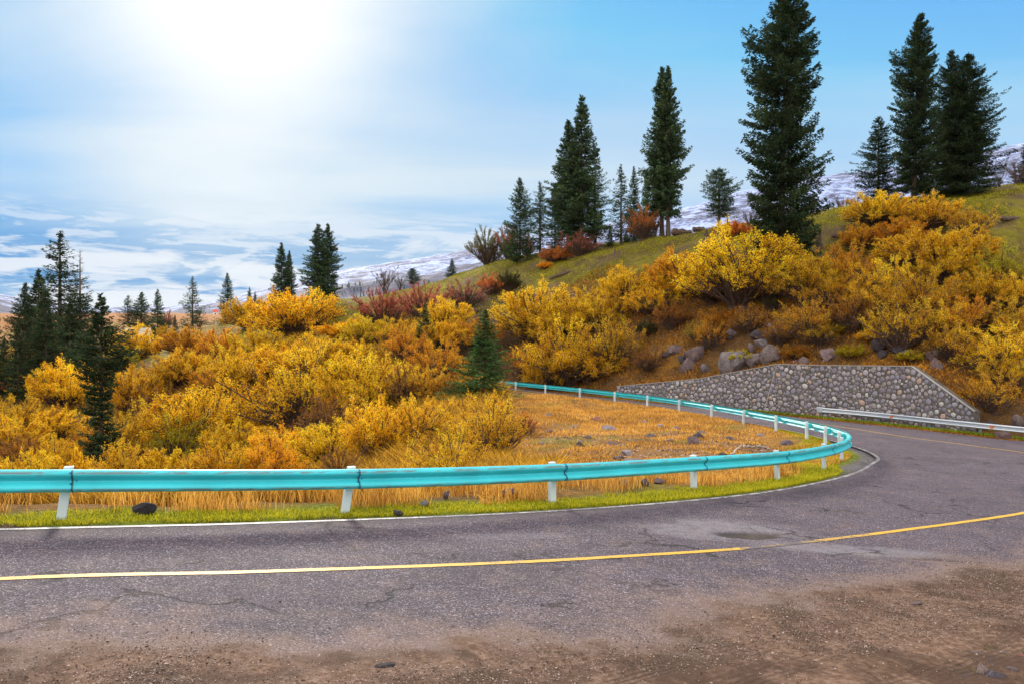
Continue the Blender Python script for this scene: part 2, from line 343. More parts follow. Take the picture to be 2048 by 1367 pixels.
def mat_road():
    m, nt, out = new_mat('asphalt_and_mud')
    v = objc(nt); mud = attr(nt, 'mud'); patch = attr(nt, 'patch'); hole = attr(nt, 'hole'); rail_shade = attr(nt, 'rail_shade')
    fine = noise(nt, v, 55, 3, 0.7); mid = noise(nt, v, 9, 4, 0.6); big = noise(nt, v, 0.55, 4, 0.6)
    vo = nd(nt, 'ShaderNodeTexVoronoi', i_Scale=78.0); lk(nt, v, vo.inputs['Vector'])
    vsp = nd(nt, 'ShaderNodeSeparateColor'); lk(nt, vo.outputs['Color'], vsp.inputs[0])
    # aggregate: light and dark chips in purple grey bitumen
    agg = ramp(nt, vsp.outputs[0], [(0.0, (.030, .024, .031)), (.35, (.056, .043, .054)), (.70, (.097, .076, .092)), (.90, (.150, .121, .143)), (1.0, (.36, .32, .35))])
    tone = ramp(nt, fine, [(0.25, .45), (0.5, 1.0), (0.8, 1.55)])
    base = mixc(nt, 1.0, agg, tone, 'MULTIPLY')
    base = mixc(nt, 1.0, base, ramp(nt, big, [(0.25, (.70, .70, .72)), (0.5, (1, 1, 1)), (0.78, (1.28, 1.24, 1.22))]), 'MULTIPLY')
    base = mixc(nt, 1.0, base, ramp(nt, mid, [(0.2, .80), (0.6, 1.08), (0.9, 1.15)]), 'MULTIPLY')
    base = mixc(nt, math_n(nt, 'MULTIPLY', rail_shade, 0.55), base, (.045, .034, .042))  # guardrail's soft shadow painted into the asphalt beside the edge line
    # worn grey film round the pothole, and the hole
    pf = math_n(nt, 'MULTIPLY', patch, ramp(nt, noise(nt, v, 5, 5, .65), [(.3, .35), (.6, 1)]))
    base = mixc(nt, math_n(nt, 'MULTIPLY', pf, 0.50), base, (.25, .235, .25))
    base = mixc(nt, math_n(nt, 'MULTIPLY', hole, 0.95), base, (.030, .024, .020))
    # cracks
    cv = nd(nt, 'ShaderNodeTexVoronoi', feature='DISTANCE_TO_EDGE', i_Scale=0.42)
    wob = nd(nt, 'ShaderNodeVectorMath'); wob.operation = 'MULTIPLY_ADD'
    nn = nd(nt, 'ShaderNodeTexNoise', i_Scale=1.6, i_Detail=5.0); lk(nt, v, nn.inputs['Vector'])
    lk(nt, nn.outputs['Color'], wob.inputs[0]); wob.inputs[1].default_value = (1.3, 1.3, 1.3); lk(nt, v, wob.inputs[2])
    lk(nt, wob.outputs[0], cv.inputs['Vector'])
    cr = ramp(nt, cv.outputs[0], [(0.0, 1.0), (0.008, 0.85), (0.018, 0.0)])
    crm = math_n(nt, 'MULTIPLY', cr, ramp(nt, noise(nt, v, .45, 3), [(.46, 0), (.54, 1)]))
    base = mixc(nt, math_n(nt, 'MULTIPLY', crm, .85), base, (.018, .014, .016))
    # mud, silt and loose stones
    dn = noise(nt, v, 2.2, 6, .65); dn2 = noise(nt, v, 14, 5, .7)
    mm = math_n(nt, 'ADD', mud, math_n(nt, 'MULTIPLY', math_n(nt, 'SUBTRACT', dn, .5), 1.0))
    mm = math_n(nt, 'ADD', mm, math_n(nt, 'MULTIPLY', math_n(nt, 'SUBTRACT', fine, .5), .55))
    mf = ramp(nt, mm, [(.50, 0), (.74, 1)])
    silt = ramp(nt, mm, [(0.0, 0), (.30, .26), (.55, .60)])
    base = mixc(nt, silt, base, (.27, .175, .125))
    mudc = ramp(nt, dn2, [(.28, (.040, .022, .012)), (.43, (.115, .062, .036)), (.58, (.185, .112, .077)), (.78, (.31, .205, .15))])
    mudc = mixc(nt, ramp(nt, noise(nt, v, .9, 6, .68, .5), [(.44, .85), (.56, 0)]), mudc, (.058, .031, .018))
    vo2 = nd(nt, 'ShaderNodeTexVoronoi', i_Scale=34.0); lk(nt, v, vo2.inputs['Vector'])
    s2 = nd(nt, 'ShaderNodeSeparateColor'); lk(nt, vo2.outputs['Color'], s2.inputs[0])
    chip = ramp(nt, math_n(nt, 'SUBTRACT', s2.outputs[1], math_n(nt, 'MULTIPLY', vo2.outputs['Distance'], 4.5)), [(.62, 0), (.66, 1)])
    chipc = ramp(nt, s2.outputs[2], [(0, (.06, .045, .04)), (.5, (.20, .13, .10)), (1, (.40, .33, .30))])
    mudc = mixc(nt, math_n(nt, 'MULTIPLY', chip, .7), mudc, chipc)
    track = attr(nt, 'track')
    mp = nd(nt, 'ShaderNodeMapping'); mp.inputs['Rotation'].default_value = (0, 0, math.radians(-37)); lk(nt, v, mp.inputs[0])
    wv = nd(nt, 'ShaderNodeTexWave', wave_type='BANDS', bands_direction='Y', i_Scale=4.6, i_Distortion=.9, i_Detail=2.0)
    wv.inputs['Detail Scale'].default_value = .6
    lk(nt, mp.outputs[0], wv.inputs['Vector'])
    wv2 = nd(nt, 'ShaderNodeTexWave', wave_type='BANDS', bands_direction='X', i_Scale=7.0, i_Distortion=2.0)
    lk(nt, mp.outputs[0], wv2.inputs['Vector'])
    groove = math_n(nt, 'MULTIPLY', math_n(nt, 'MULTIPLY', ramp(nt, wv.outputs[1], [(.55, 0), (.66, 1)]), track), ramp(nt, dn, [(.35, .25), (.6, 1)]))
    tread = math_n(nt, 'MULTIPLY', math_n(nt, 'MULTIPLY', ramp(nt, wv2.outputs[1], [(.5, 0), (.7, 1)]), groove), .5)
    mudc = mixc(nt, math_n(nt, 'MULTIPLY', groove, .85), mudc, (.045, .026, .017))
    col = mixc(nt, mf, base, mudc)
    # relief
    h = math_n(nt, 'ADD', math_n(nt, 'MULTIPLY', vo.outputs['Distance'], .5), math_n(nt, 'MULTIPLY', fine, .5))
    h = math_n(nt, 'SUBTRACT', h, math_n(nt, 'MULTIPLY', crm, 1.0))
    hm = math_n(nt, 'ADD', math_n(nt, 'MULTIPLY', dn2, 1.5), math_n(nt, 'MULTIPLY', dn, 1.2))
    hm = math_n(nt, 'ADD', hm, math_n(nt, 'MULTIPLY', chip, .5))
    hm = math_n(nt, 'SUBTRACT', hm, math_n(nt, 'ADD', math_n(nt, 'MULTIPLY', groove, 1.0), tread))
    hh = nd(nt, 'ShaderNodeMix'); hh.data_type = 'FLOAT'; lk(nt, mf, hh.inputs[0]); lk(nt, h, hh.inputs[2]); lk(nt, hm, hh.inputs[3])
    rg = nd(nt, 'ShaderNodeMix'); rg.data_type = 'FLOAT'; lk(nt, mf, rg.inputs[0]); rg.inputs[2].default_value = .85; rg.inputs[3].default_value = .92
    pbr(nt, out, col, rg.outputs[0], bump=hh.outputs[0], bstr=.75, bdist=.016, spec=.15)
    return m
def mat_simple(name, col, rough=.7, var=.25, scale=6.0, bump=.2, metal=0.0, spec=.3, bdist=.01):
    m, nt, out = new_mat(name); v = objc(nt)
    n = noise(nt, v, scale, 5, .65)
    c = mixc(nt, 1.0, col, ramp(nt, n, [(.2, 1-var), (.5, 1.0), (.8, 1+var)]), 'MULTIPLY')
    pbr(nt, out, c, rough, metal, bump=n, bstr=bump, bdist=bdist, spec=spec)
    return m
def mat_line(name, col):
    m, nt, out = new_mat(name); v = objc(nt)
    a = noise(nt, v, 38, 4, .75); b = noise(nt, v, 3.5, 4, .6); w = attr(nt, 'worn')
    t = math_n(nt, 'ADD', math_n(nt, 'MULTIPLY', a, .55), math_n(nt, 'MULTIPLY', b, .45))
    f = math_n(nt, 'SUBTRACT', t, math_n(nt, 'MULTIPLY', w, .40))
    gone = ramp(nt, f, [(.335, 1), (.40, 0)])
    c = mixc(nt, ramp(nt, a, [(.3, .5), (.6, 0)]), col, tuple(x*.55 for x in col))
    c = mixc(nt, gone, c, (.10, .083, .095))
    pbr(nt, out, c, .6, bump=a, bstr=.4, bdist=.006)
    return m
def mat_ground():
    m, nt, out = new_mat('hillside_soil_and_turf')
    v = objc(nt); ca = attr(nt, 'tint', 'Color')
    f = noise(nt, v, 7.0, 6, .72); g = noise(nt, v, 1.1, 5, .65); k = noise(nt, v, 28, 3, .7)
    c = mixc(nt, 1.0, ca, ramp(nt, f, [(.25, .45), (.5, 1.0), (.78, 1.6)]), 'MULTIPLY')
    c = mixc(nt, 1.0, c, ramp(nt, g, [(.25, .60), (.5, 1.0), (.75, 1.30)]), 'MULTIPLY')
    c = mixc(nt, 1.0, c, ramp(nt, k, [(.25, .6), (.5, 1.0), (.8, 1.4)]), 'MULTIPLY')
    dirt = ramp(nt, noise(nt, v, .45, 6, .7), [(.56, 0), (.66, .75)])
    c = mixc(nt, dirt, c, (.085, .055, .028))
    h = math_n(nt, 'ADD', math_n(nt, 'MULTIPLY', f, 1.0), math_n(nt, 'MULTIPLY', g, 2.5))
    pbr(nt, out, c, .95, bump=h, bstr=.9, bdist=.22, spec=.1)
    return m
def mat_leaf(name, lo, hi, trans=.45, rough=.6, dark=.5):
    """foliage: per leaf tone, tinted by the object's own colour"""
    m, nt, out = new_mat(name)
    r = attr(nt, 'rnd'); oi = nd(nt, 'ShaderNodeObjectInfo')
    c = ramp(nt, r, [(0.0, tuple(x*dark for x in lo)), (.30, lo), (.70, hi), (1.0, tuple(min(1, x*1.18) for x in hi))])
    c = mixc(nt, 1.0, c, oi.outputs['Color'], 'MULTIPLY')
    d = nd(nt, 'ShaderNodeBsdfDiffuse'); t = nd(nt, 'ShaderNodeBsdfTranslucent'); lk(nt, c, d.inputs[0]); lk(nt, c, t.inputs[0])
    s = nd(nt, 'ShaderNodeMixShader'); s.inputs[0].default_value = trans
    lk(nt, d.outputs[0], s.inputs[1]); lk(nt, t.outputs[0], s.inputs[2]); lk(nt, s.outputs[0], out.inputs[0])
    return m
def mat_stone():
    m, nt, out = new_mat('field_stone'); v = objc(nt); r = attr(nt, 'rnd'); n = noise(nt, v, 12, 6, .7)
    c = ramp(nt, r, [(0, (.21, .18, .205)), (.22, (.33, .29, .32)), (.42, (.25, .23, .275)), (.62, (.38, .335, .34)), (.80, (.31, .26, .245)), (.90, (.44, .30, .235)), (.95, (.47, .44, .42))], 'CONSTANT')
    c = mixc(nt, 1.0, c, ramp(nt, n, [(.25, .6), (.5, 1), (.8, 1.4)]), 'MULTIPLY')
    pbr(nt, out, c, .9, bump=n, bstr=.6, bdist=.02, spec=.15); return m
def mat_mortar():
    m, nt, out = new_mat('rough_mortar'); v = objc(nt); n = noise(nt, v, 9, 6, .75); k = noise(nt, v, 1.2, 4, .6)
    c = ramp(nt, n, [(.3, (.055, .046, .040)), (.5, (.13, .115, .10)), (.7, (.25, .225, .20))]); c = mixc(nt, 1.0, c, ramp(nt, k, [(.3, .65), (.7, 1.2)]), 'MULTIPLY')
    pbr(nt, out, c, .95, bump=n, bstr=1.0, bdist=.05, spec=.1); return m
def mat_paint(name, col, chipc, rough=.42, chips=.66):
    m, nt, out = new_mat(name); v = objc(nt)
    a = noise(nt, v, 1.3, 4, .6); b = noise(nt, v, 26, 5, .7)
    st = nd(nt, 'ShaderNodeMapping'); st.inputs['Scale'].default_value = (1.0, 1.0, 9.0); lk(nt, v, st.inputs[0])
    s = noise(nt, st.outputs[0], 3.0, 7, .72)
    c = mixc(nt, 1.0, col, ramp(nt, a, [(.3, .86), (.7, 1.08)]), 'MULTIPLY')
    c = mixc(nt, ramp(nt, b, [(.55, 0), (.75, .22)]), c, tuple(x*.55 for x in col))
    chip = ramp(nt, s, [(chips, 0), (chips+.025, 1)])
    edge = attr(nt, 'edge'); chip2 = math_n(nt, 'MULTIPLY', edge, ramp(nt, noise(nt, st.outputs[0], 1.7, 8, .75), [(.46, 0), (.52, .9)]))
    c = mixc(nt, math_n(nt, 'MAXIMUM', chip, chip2), c, chipc)
    c = mixc(nt, attr(nt, 'seam'), c, (.012, .016, .018))  # dark lap line: painted shadow and rust at each panel's start
    pbr(nt, out, c, rough, bump=math_n(nt, 'MULTIPLY', b, .3), bstr=.15, bdist=.004, spec=.4)
    return m
def mat_bark(name, a, b):
    m, nt, out = new_mat(name); v = objc(nt)
    st = nd(nt, 'ShaderNodeMapping'); st.inputs['Scale'].default_value = (1, 1, .25); lk(nt, v, st.inputs[0])
    n = noise(nt, st.outputs[0], 22, 5, .7)
    pbr(nt, out, ramp(nt, n, [(.3, a), (.7, b)]), .9, bump=n, bstr=.7, bdist=.03, spec=.1); return m
def mat_rock(name, a, b, c):
    m, nt, out = new_mat(name); v = objc(nt); oi = nd(nt, 'ShaderNodeObjectInfo')
    n = noise(nt, v, 3.2, 8, .68); k = noise(nt, v, 20, 4, .7)
    col = ramp(nt, n, [(.28, a), (.5, b), (.75, c)])
    col = mixc(nt, 1.0, col, ramp(nt, k, [(.3, .6), (.55, 1.0), (.8, 1.35)]), 'MULTIPLY')
    col = mixc(nt, 1.0, col, oi.outputs['Color'], 'MULTIPLY')
    pbr(nt, out, col, .88, bump=math_n(nt, 'ADD', n, math_n(nt, 'MULTIPLY', k, .4)), bstr=1.0, bdist=.06, spec=.2); return m
def mat_snow():
    m, nt, out = new_mat('snow_and_scree')
    v = objc(nt); geo = nd(nt, 'ShaderNodeNewGeometry'); sn = nd(nt, 'ShaderNodeSeparateXYZ'); lk(nt, geo.outputs['Normal'], sn.inputs[0])
    ps = nd(nt, 'ShaderNodeSeparateXYZ'); lk(nt, v, ps.inputs[0])
    a = noise(nt, v, .012, 9, .72); b = noise(nt, v, .05, 6, .75); c3 = noise(nt, v, .0025, 4, .6)
    t = math_n(nt, 'ADD', math_n(nt, 'MULTIPLY', a, .62), math_n(nt, 'MULTIPLY', b, .38))
    hgt = attr(nt, 'bare')
    t = math_n(nt, 'ADD', t, math_n(nt, 'MULTIPLY', hgt, .24)); t = math_n(nt, 'ADD', t, math_n(nt, 'MULTIPLY', math_n(nt, 'SUBTRACT', c3, .5), .3))
    rock = ramp(nt, t, [(.45, 0), (.50, .6), (.57, 1)])
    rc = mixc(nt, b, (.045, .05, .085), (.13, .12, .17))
    c = mixc(nt, rock, (.40, .49, .78), rc)  # snow colour carries painted blue haze and backlit shade
    pbr(nt, out, c, .8, bump=t, bstr=1.0, bdist=18.0, spec=.1); return m

M_ROAD = mat_road(); M_GROUND = mat_ground(); M_WALL = mat_mortar(); M_STONE = mat_stone(); M_SNOW = mat_snow()
M_YEL = mat_line('yellow_road_paint', (.62, .36, .035)); M_WHT = mat_line('white_road_paint', (.46, .43, .41))
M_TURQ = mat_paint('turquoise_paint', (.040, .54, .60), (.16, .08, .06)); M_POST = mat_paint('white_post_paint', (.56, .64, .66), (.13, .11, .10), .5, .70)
M_ZINC = mat_simple('galvanised_steel', (.55, .58, .61), .38, .15, 9, .05, metal=.75, spec=.5)
M_STEEL = mat_simple('weathered_steel', (.20, .24, .25), .5, .3, 12, .2, metal=.4)
M_BOLT = mat_simple('blue_bolt', (.02, .15, .38), .4, .2, 30, .1); M_ORNG = mat_simple('orange_reflector', (.65, .18, .05), .4, .2, 30, .1)
M_CONC = mat_simple('cement', (.30, .275, .25), .9, .25, 8, .4)
M_BARK = mat_bark('spruce_bark', (.055, .040, .030), (.17, .125, .095)); M_TWIG = mat_bark('shrub_bark', (.055, .036, .028), (.155, .10, .075))
M_DEAD = mat_bark('dead_wood', (.055, .038, .028), (.16, .11, .08)); M_STICK = mat_bark('bleached_wood', (.30, .26, .23), (.55, .49, .45))
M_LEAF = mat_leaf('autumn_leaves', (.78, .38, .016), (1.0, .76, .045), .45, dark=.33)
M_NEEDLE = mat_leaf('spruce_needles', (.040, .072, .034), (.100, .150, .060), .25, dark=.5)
M_GRASS = mat_leaf('grass_blades', (.5, .5, .5), (1.0, 1.0, 1.0), .4, dark=.6)
M_ROCK = mat_rock('purple_grey_rock', (.085, .065, .065), (.20, .165, .165), (.33, .28, .27))
M_RROOF = mat_simple('red_roof', (.55, .07, .06), .6, .2, 2, .1); M_WHITE = mat_simple('white_wall_paint', (.62, .60, .58), .8, .12, 1, .1)
M_BLUE = mat_simple('light_blue_paint', (.05, .42, .55), .6, .15, 3, .1)

# ---------------------------------------------------------------- ground sheet
def polar_grid():
    a_in = np.linspace(-36, 36, 300); a_out = np.concatenate([np.linspace(38, 180, 64)])
    ang = np.radians(np.concatenate([a_in, a_out, -a_out[-2::-1]]))
    r = np.concatenate([np.exp(np.linspace(math.log(2.2), math.log(40), 250))[:-1], np.arange(40, 72, .27), np.exp(np.linspace(math.log(72), math.log(6200), 300))])
    return ang, r
def build_ground():
    ang, r = polar_grid(); na, nr = len(ang), len(r)
    A, R = np.meshgrid(ang, r, indexing='ij'); x = (np.sin(A)*R).ravel(); y = (np.cos(A)*R).ravel()
    z, sd = ground_z(x, y, True)
    V = np.column_stack([x, y, z]); V = np.vstack([V, [[0, 0, float(plane_z(0., 0.))-.05]]])
    i = np.arange(na*nr).reshape(na, nr); j = np.roll(i, -1, 0)
    Q = np.stack([i[:, :-1], i[:, 1:], j[:, 1:], j[:, :-1]], -1).reshape(-1, 4)[:, ::-1]
    T = np.stack([i[:, 0], j[:, 0], np.full(na, na*nr)], -1)[:, ::-1]
    # colour of what grows where
    rr = np.hypot(x, y); px = 1024+F*x/np.maximum(y, .5)
    n1 = vnoise(x, y, 31, .12, 4); n2 = vnoise(x, y, 37, .5, 4)
    green = np.array([.20, .165, .018]); olive = np.array([.125, .092, .022]); gold = np.array([.30, .15, .035])
    rust = np.array([.135, .070, .026]); brown = np.array([.10, .065, .035]); plain = np.array([.34, .15, .05]); verge = np.array([.17, .20, .012])
    turf = green+(olive-green)*smooth(-.35, .5, n1+n2*.7)[:, None]
    turf = turf+(brown*1.3-turf)*(smooth(.05, .45, n2-n1*.5)*.8)[:, None]
    col = turf.copy()
    mixin = lambda c, m: col.__iadd__((c-col)*m[:, None])
    dw, _ = seg_dist(x, y, np.vstack([[(31, 33), (27, 41)], WALL, [(3, 70), (-3, 78)]]))
    mixin(rust, np.where((rr < 120), (1-smooth(13, 20, dw+n1*3)), 0)*(rr < 130))
    spot = (smooth(.05, .45, n2)*(1-smooth(10, 18, dw)))*.6; mixin(np.array([.33, .17, .03]), spot*(rr < 130))
    val = (1-smooth(88, 112, rr+n1*8))*(1-smooth(1000, 1100, px+n1*40)); mixin(brown, np.clip(val, 0, 1))
    poly = np.vstack([INNER[6*8:23*8:4], [(-9, 60), (-10, 30), (-30, 12), (-40, 0)]])
    hp = inside(x, y, np.vstack([INNER[::4], [(-24, 70), (-45, 20)]])) & (rr < 95)
    dip = smooth(980, 1080, px+n2*30)*hp; mixin(gold, dip); mixin(np.array([.20, .105, .045]), dip*smooth(-.05, .35, n2+.5*n1)*.85*(1-.8*smooth(38, 48, y))); mixin(np.array([.20, .19, .02]), dip*smooth(.2, .5, vnoise(x, y, 43, .4, 3))*.6)
    near_in = hp*(1-smooth(1.5, 6, sd)); mixin(gold*.8, near_in*(1-smooth(.2, .8, dip)))
    inn, _ = seg_dist(x, y, INNER); mixin(verge, hp*(1-smooth(.7, 1.5, inn+n2*.5))*(y < 36)); mixin(np.array([.17, .15, .15]), (1-smooth(.38, .62, inn+n2*.15))*smooth(21, 24, y)*(y < 36))
    far = smooth(170, 260, rr)*(1-smooth(900, 1100, px)); mixin(plain, far); mixin(green*1.1, far*smooth(.15, .5, n1)*(1-smooth(300, 420, rr)))
    beh = (y < 11) & (rr < 60) & (sd > 0); mixin(brown*1.2, beh.astype(float))
    tint = np.vstack([col, [brown]])
    o = mesh_np('ground', V, [Q, T], M_GROUND, attrs={'tint': ('POINT', tint)}, smooth=True)
    tag(o, kind='structure')
build_ground()

# ---------------------------------------------------------------- road, muddy shoulder, painted lines
MUD = catmull([(-40,-9.4),(-20,.3),(-10,4.2),(-4.1,6.1),(-2.25,6.6),(-.1,7.25),(2.6,8.6),(4.75,9.9),(7.4,11.8),(11,13.8),(16,16.2),(24,19)], 8)
def road_attrs(x, y):
    d, bi = seg_dist(x, y, MUD); seg = np.clip(bi.astype(int), 0, len(MUD)-2)
    A = MUD[seg]; T = MUD[seg+1]-A; side = T[:, 0]*(y-A[:, 1])-T[:, 1]*(x-A[:, 0])
    s = np.where(side > 0, -d, d)                     # positive = on the mud side
    mud = smooth(-1.9, 1.1, s+vnoise(x, y, 51, .8, 4)*.75+vnoise(x, y, 52, .25, 2)*.4)
    c = (x-3.63, y-13.1)
    def ell(cx, cy, a, b, rot, lo=.55, hi=1.15):
        ca, sa = math.cos(rot), math.sin(rot); X = (x-cx)*ca+(y-cy)*sa; Y = -(x-cx)*sa+(y-cy)*ca
        q = np.sqrt((X/a)**2+(Y/b)**2)+vnoise(x, y, 61, 2.6, 3)*.30
        return 1-smooth(lo, hi, q)
    patch = np.maximum(ell(3.45, 13.45, 1.5, .85, .25), ell(5.15, 12.45, 1.6, .42, -.02))
    patch = np.maximum(patch, ell(-.1, 12.0, .9, .25, .3)*.45)
    hole = ell(3.7, 13.15, .80, .36, .12, .60, .95)
    hole = np.maximum(hole, ell(6.3, 12.05, 1.1, .06, -.05, .5, 1)*.8)
    hole = np.maximum(hole, ell(-2.2, 12.0, .5, .06, .1, .5, 1)*.6); hole = np.maximum(hole, ell(-1.2, 5.9+1.0, .7, .22, .2)*.9)
    di, _ = seg_dist(x, y, INNER); rail_shade = (1-smooth(.1, .75, di+vnoise(x, y, 71, .6, 3)*.2))*(y < 20)  # last mask: painted rail shadow, strongest at the inner road edge
    q = -x*.6+y*.8+vnoise(x*.8+y*.6, y*0, 81, .35, 2)*.18; track = 0*x
    for qc, wq, am in ((4.95, .20, .9), (4.35, .16, 1.0), (3.55, .20, .8), (2.95, .14, 1.0), (2.2, .2, .9), (1.5, .18, .8), (5.5, .1, .6)):
        track = np.maximum(track, am*(1-smooth(wq*.75, wq*1.25, np.abs(q-qc))))
    track = track*smooth(.30, .8, s)*np.clip(.75+1.0*vnoise((x*.8+y*.6)*.6, q*2, 83, .9, 3), 0, 1)*smooth(-2.5, 1.5, x)
    return mud, patch, hole, rail_shade, track, s
def loft(name, a, b, n_across, mat, dz=0.0, power=1.0):
    na = len(a); t = np.linspace(0, 1, n_across)**power
    P = a[:, None, :]*(1-t)[None, :, None]+b[:, None, :]*t[None, :, None]
    x = P[..., 0].ravel(); y = P[..., 1].ravel()
    mud, patch, hole, rail_shade, track, s = road_attrs(x, y)
    z = plane_z(x, y)+dz+mud*(.02+vnoise(x, y, 91, 1.7, 4)*.035)-hole*.035-track*.012
    i = np.arange(na*n_across).reshape(na, n_across)
    Q = np.stack([i[:-1, :-1], i[1:, :-1], i[1:, 1:], i[:-1, 1:]], -1).reshape(-1, 4)
    o = mesh_np(name, np.column_stack([x, y, z]), Q, mat, attrs={'mud': ('POINT', mud), 'patch': ('POINT', patch), 'hole': ('POINT', hole), 'rail_shade': ('POINT', rail_shade), 'track': ('POINT', track)}, smooth=True)
    return tag(o, kind='structure')
def redense(P, n):
    k = np.linspace(0, len(P)-1, n); i = np.clip(k.astype(int), 0, len(P)-2); f = (k-i)[:, None]; return P[i]*(1-f)+P[i+1]*f
loft('road', redense(INNER, 900)[::1], redense(OUTER, 900), 130, M_ROAD)
SH_A = catmull([(-40,-13.0),(-18,-3.0),(-5,5.0),(-2.5,5.8),(.3,6.5),(3.2,7.7),(6.5,9.3),(10,11.5),(15,14),(22,17),(28,22.5)], 8)
SH_B = catmull([(-42,-22),(-20,-14),(-6,-4),(-3,-2),(.6,0),(5,1.5),(10,3.5),(16,6),(24,9),(32,13),(37,20)], 8)
o = loft('dirt_shoulder', redense(SH_A, 500), redense(SH_B, 500), 110, M_ROAD, .004)
def ribbon(name, path, w, mat, worn, dz=.006):
    T = np.gradient(path, axis=0); T /= np.linalg.norm(T, axis=1)[:, None]; N = np.column_stack([-T[:, 1], T[:, 0]])
    k = np.linspace(-.5, .5, 4); P = path[:, None, :]+N[:, None, :]*(k*w)[None, :, None]
    jit = vnoise(path[:, 0]*9, path[:, 1]*9, 5, 1, 3)*.012; P[:, 0] += N*jit[:, None]; P[:, 3] += N*jit[::-1, None]
    x = P[..., 0].ravel(); y = P[..., 1].ravel(); mud, patch, hole, rail_shade, track, s = road_attrs(x, y)
    z = plane_z(x, y)+mud*(.02+vnoise(x, y, 91, 1.7, 4)*.035)-hole*.035-track*.012+dz
    n = len(path); i = np.arange(n*4).reshape(n, 4)
    Q = np.stack([i[:-1, :-1], i[1:, :-1], i[1:, 1:], i[:-1, 1:]], -1).reshape(-1, 4)
    w_ = np.repeat(worn(path[:, 0], path[:, 1]), 4)
    return tag(mesh_np(name, np.column_stack([x, y, z]), Q, mat, attrs={'worn': ('POINT', w_)}), kind='structure')
YL = catmull([(-40,-8.5),(-20,1.2),(-9,6.6),(-5.29,8.53),(-2.96,9.33),(-.15,10.4),(1.6,11.2),(3.29,12.04),(4.86,13.02),(6.73,14.3),(10.64,17.15),(14.6,20.6),(18,24.6),(20.2,28.8),(20.7,33.0),(19.7,36),(18.5,38.9),(17.8,42.5),(16.6,46.4),(14.6,50.4),(11.8,54.8),(8.6,58.9),(5.6,63),(2.6,67),(-1,71.8),(-4.7,77.7)], 30)
ribbon('yellow_centre_line', YL, .125, M_YEL, lambda x, y: np.clip(smooth(3.25, 3.4, x)*(1-.55*smooth(4.4, 4.9, x))*(1-smooth(5.4, 6.6, x))*(y < 16)*.40+.10, 0, 1))
T_ = np.gradient(INNER, axis=0); T_ /= np.linalg.norm(T_, axis=1)[:, None]
WL = redense(INNER+np.column_stack([T_[:, 1], -T_[:, 0]])*.10, 1200)
ribbon('white_edge_line', WL, .10, M_WHT, lambda x, y: .38+.0*x)

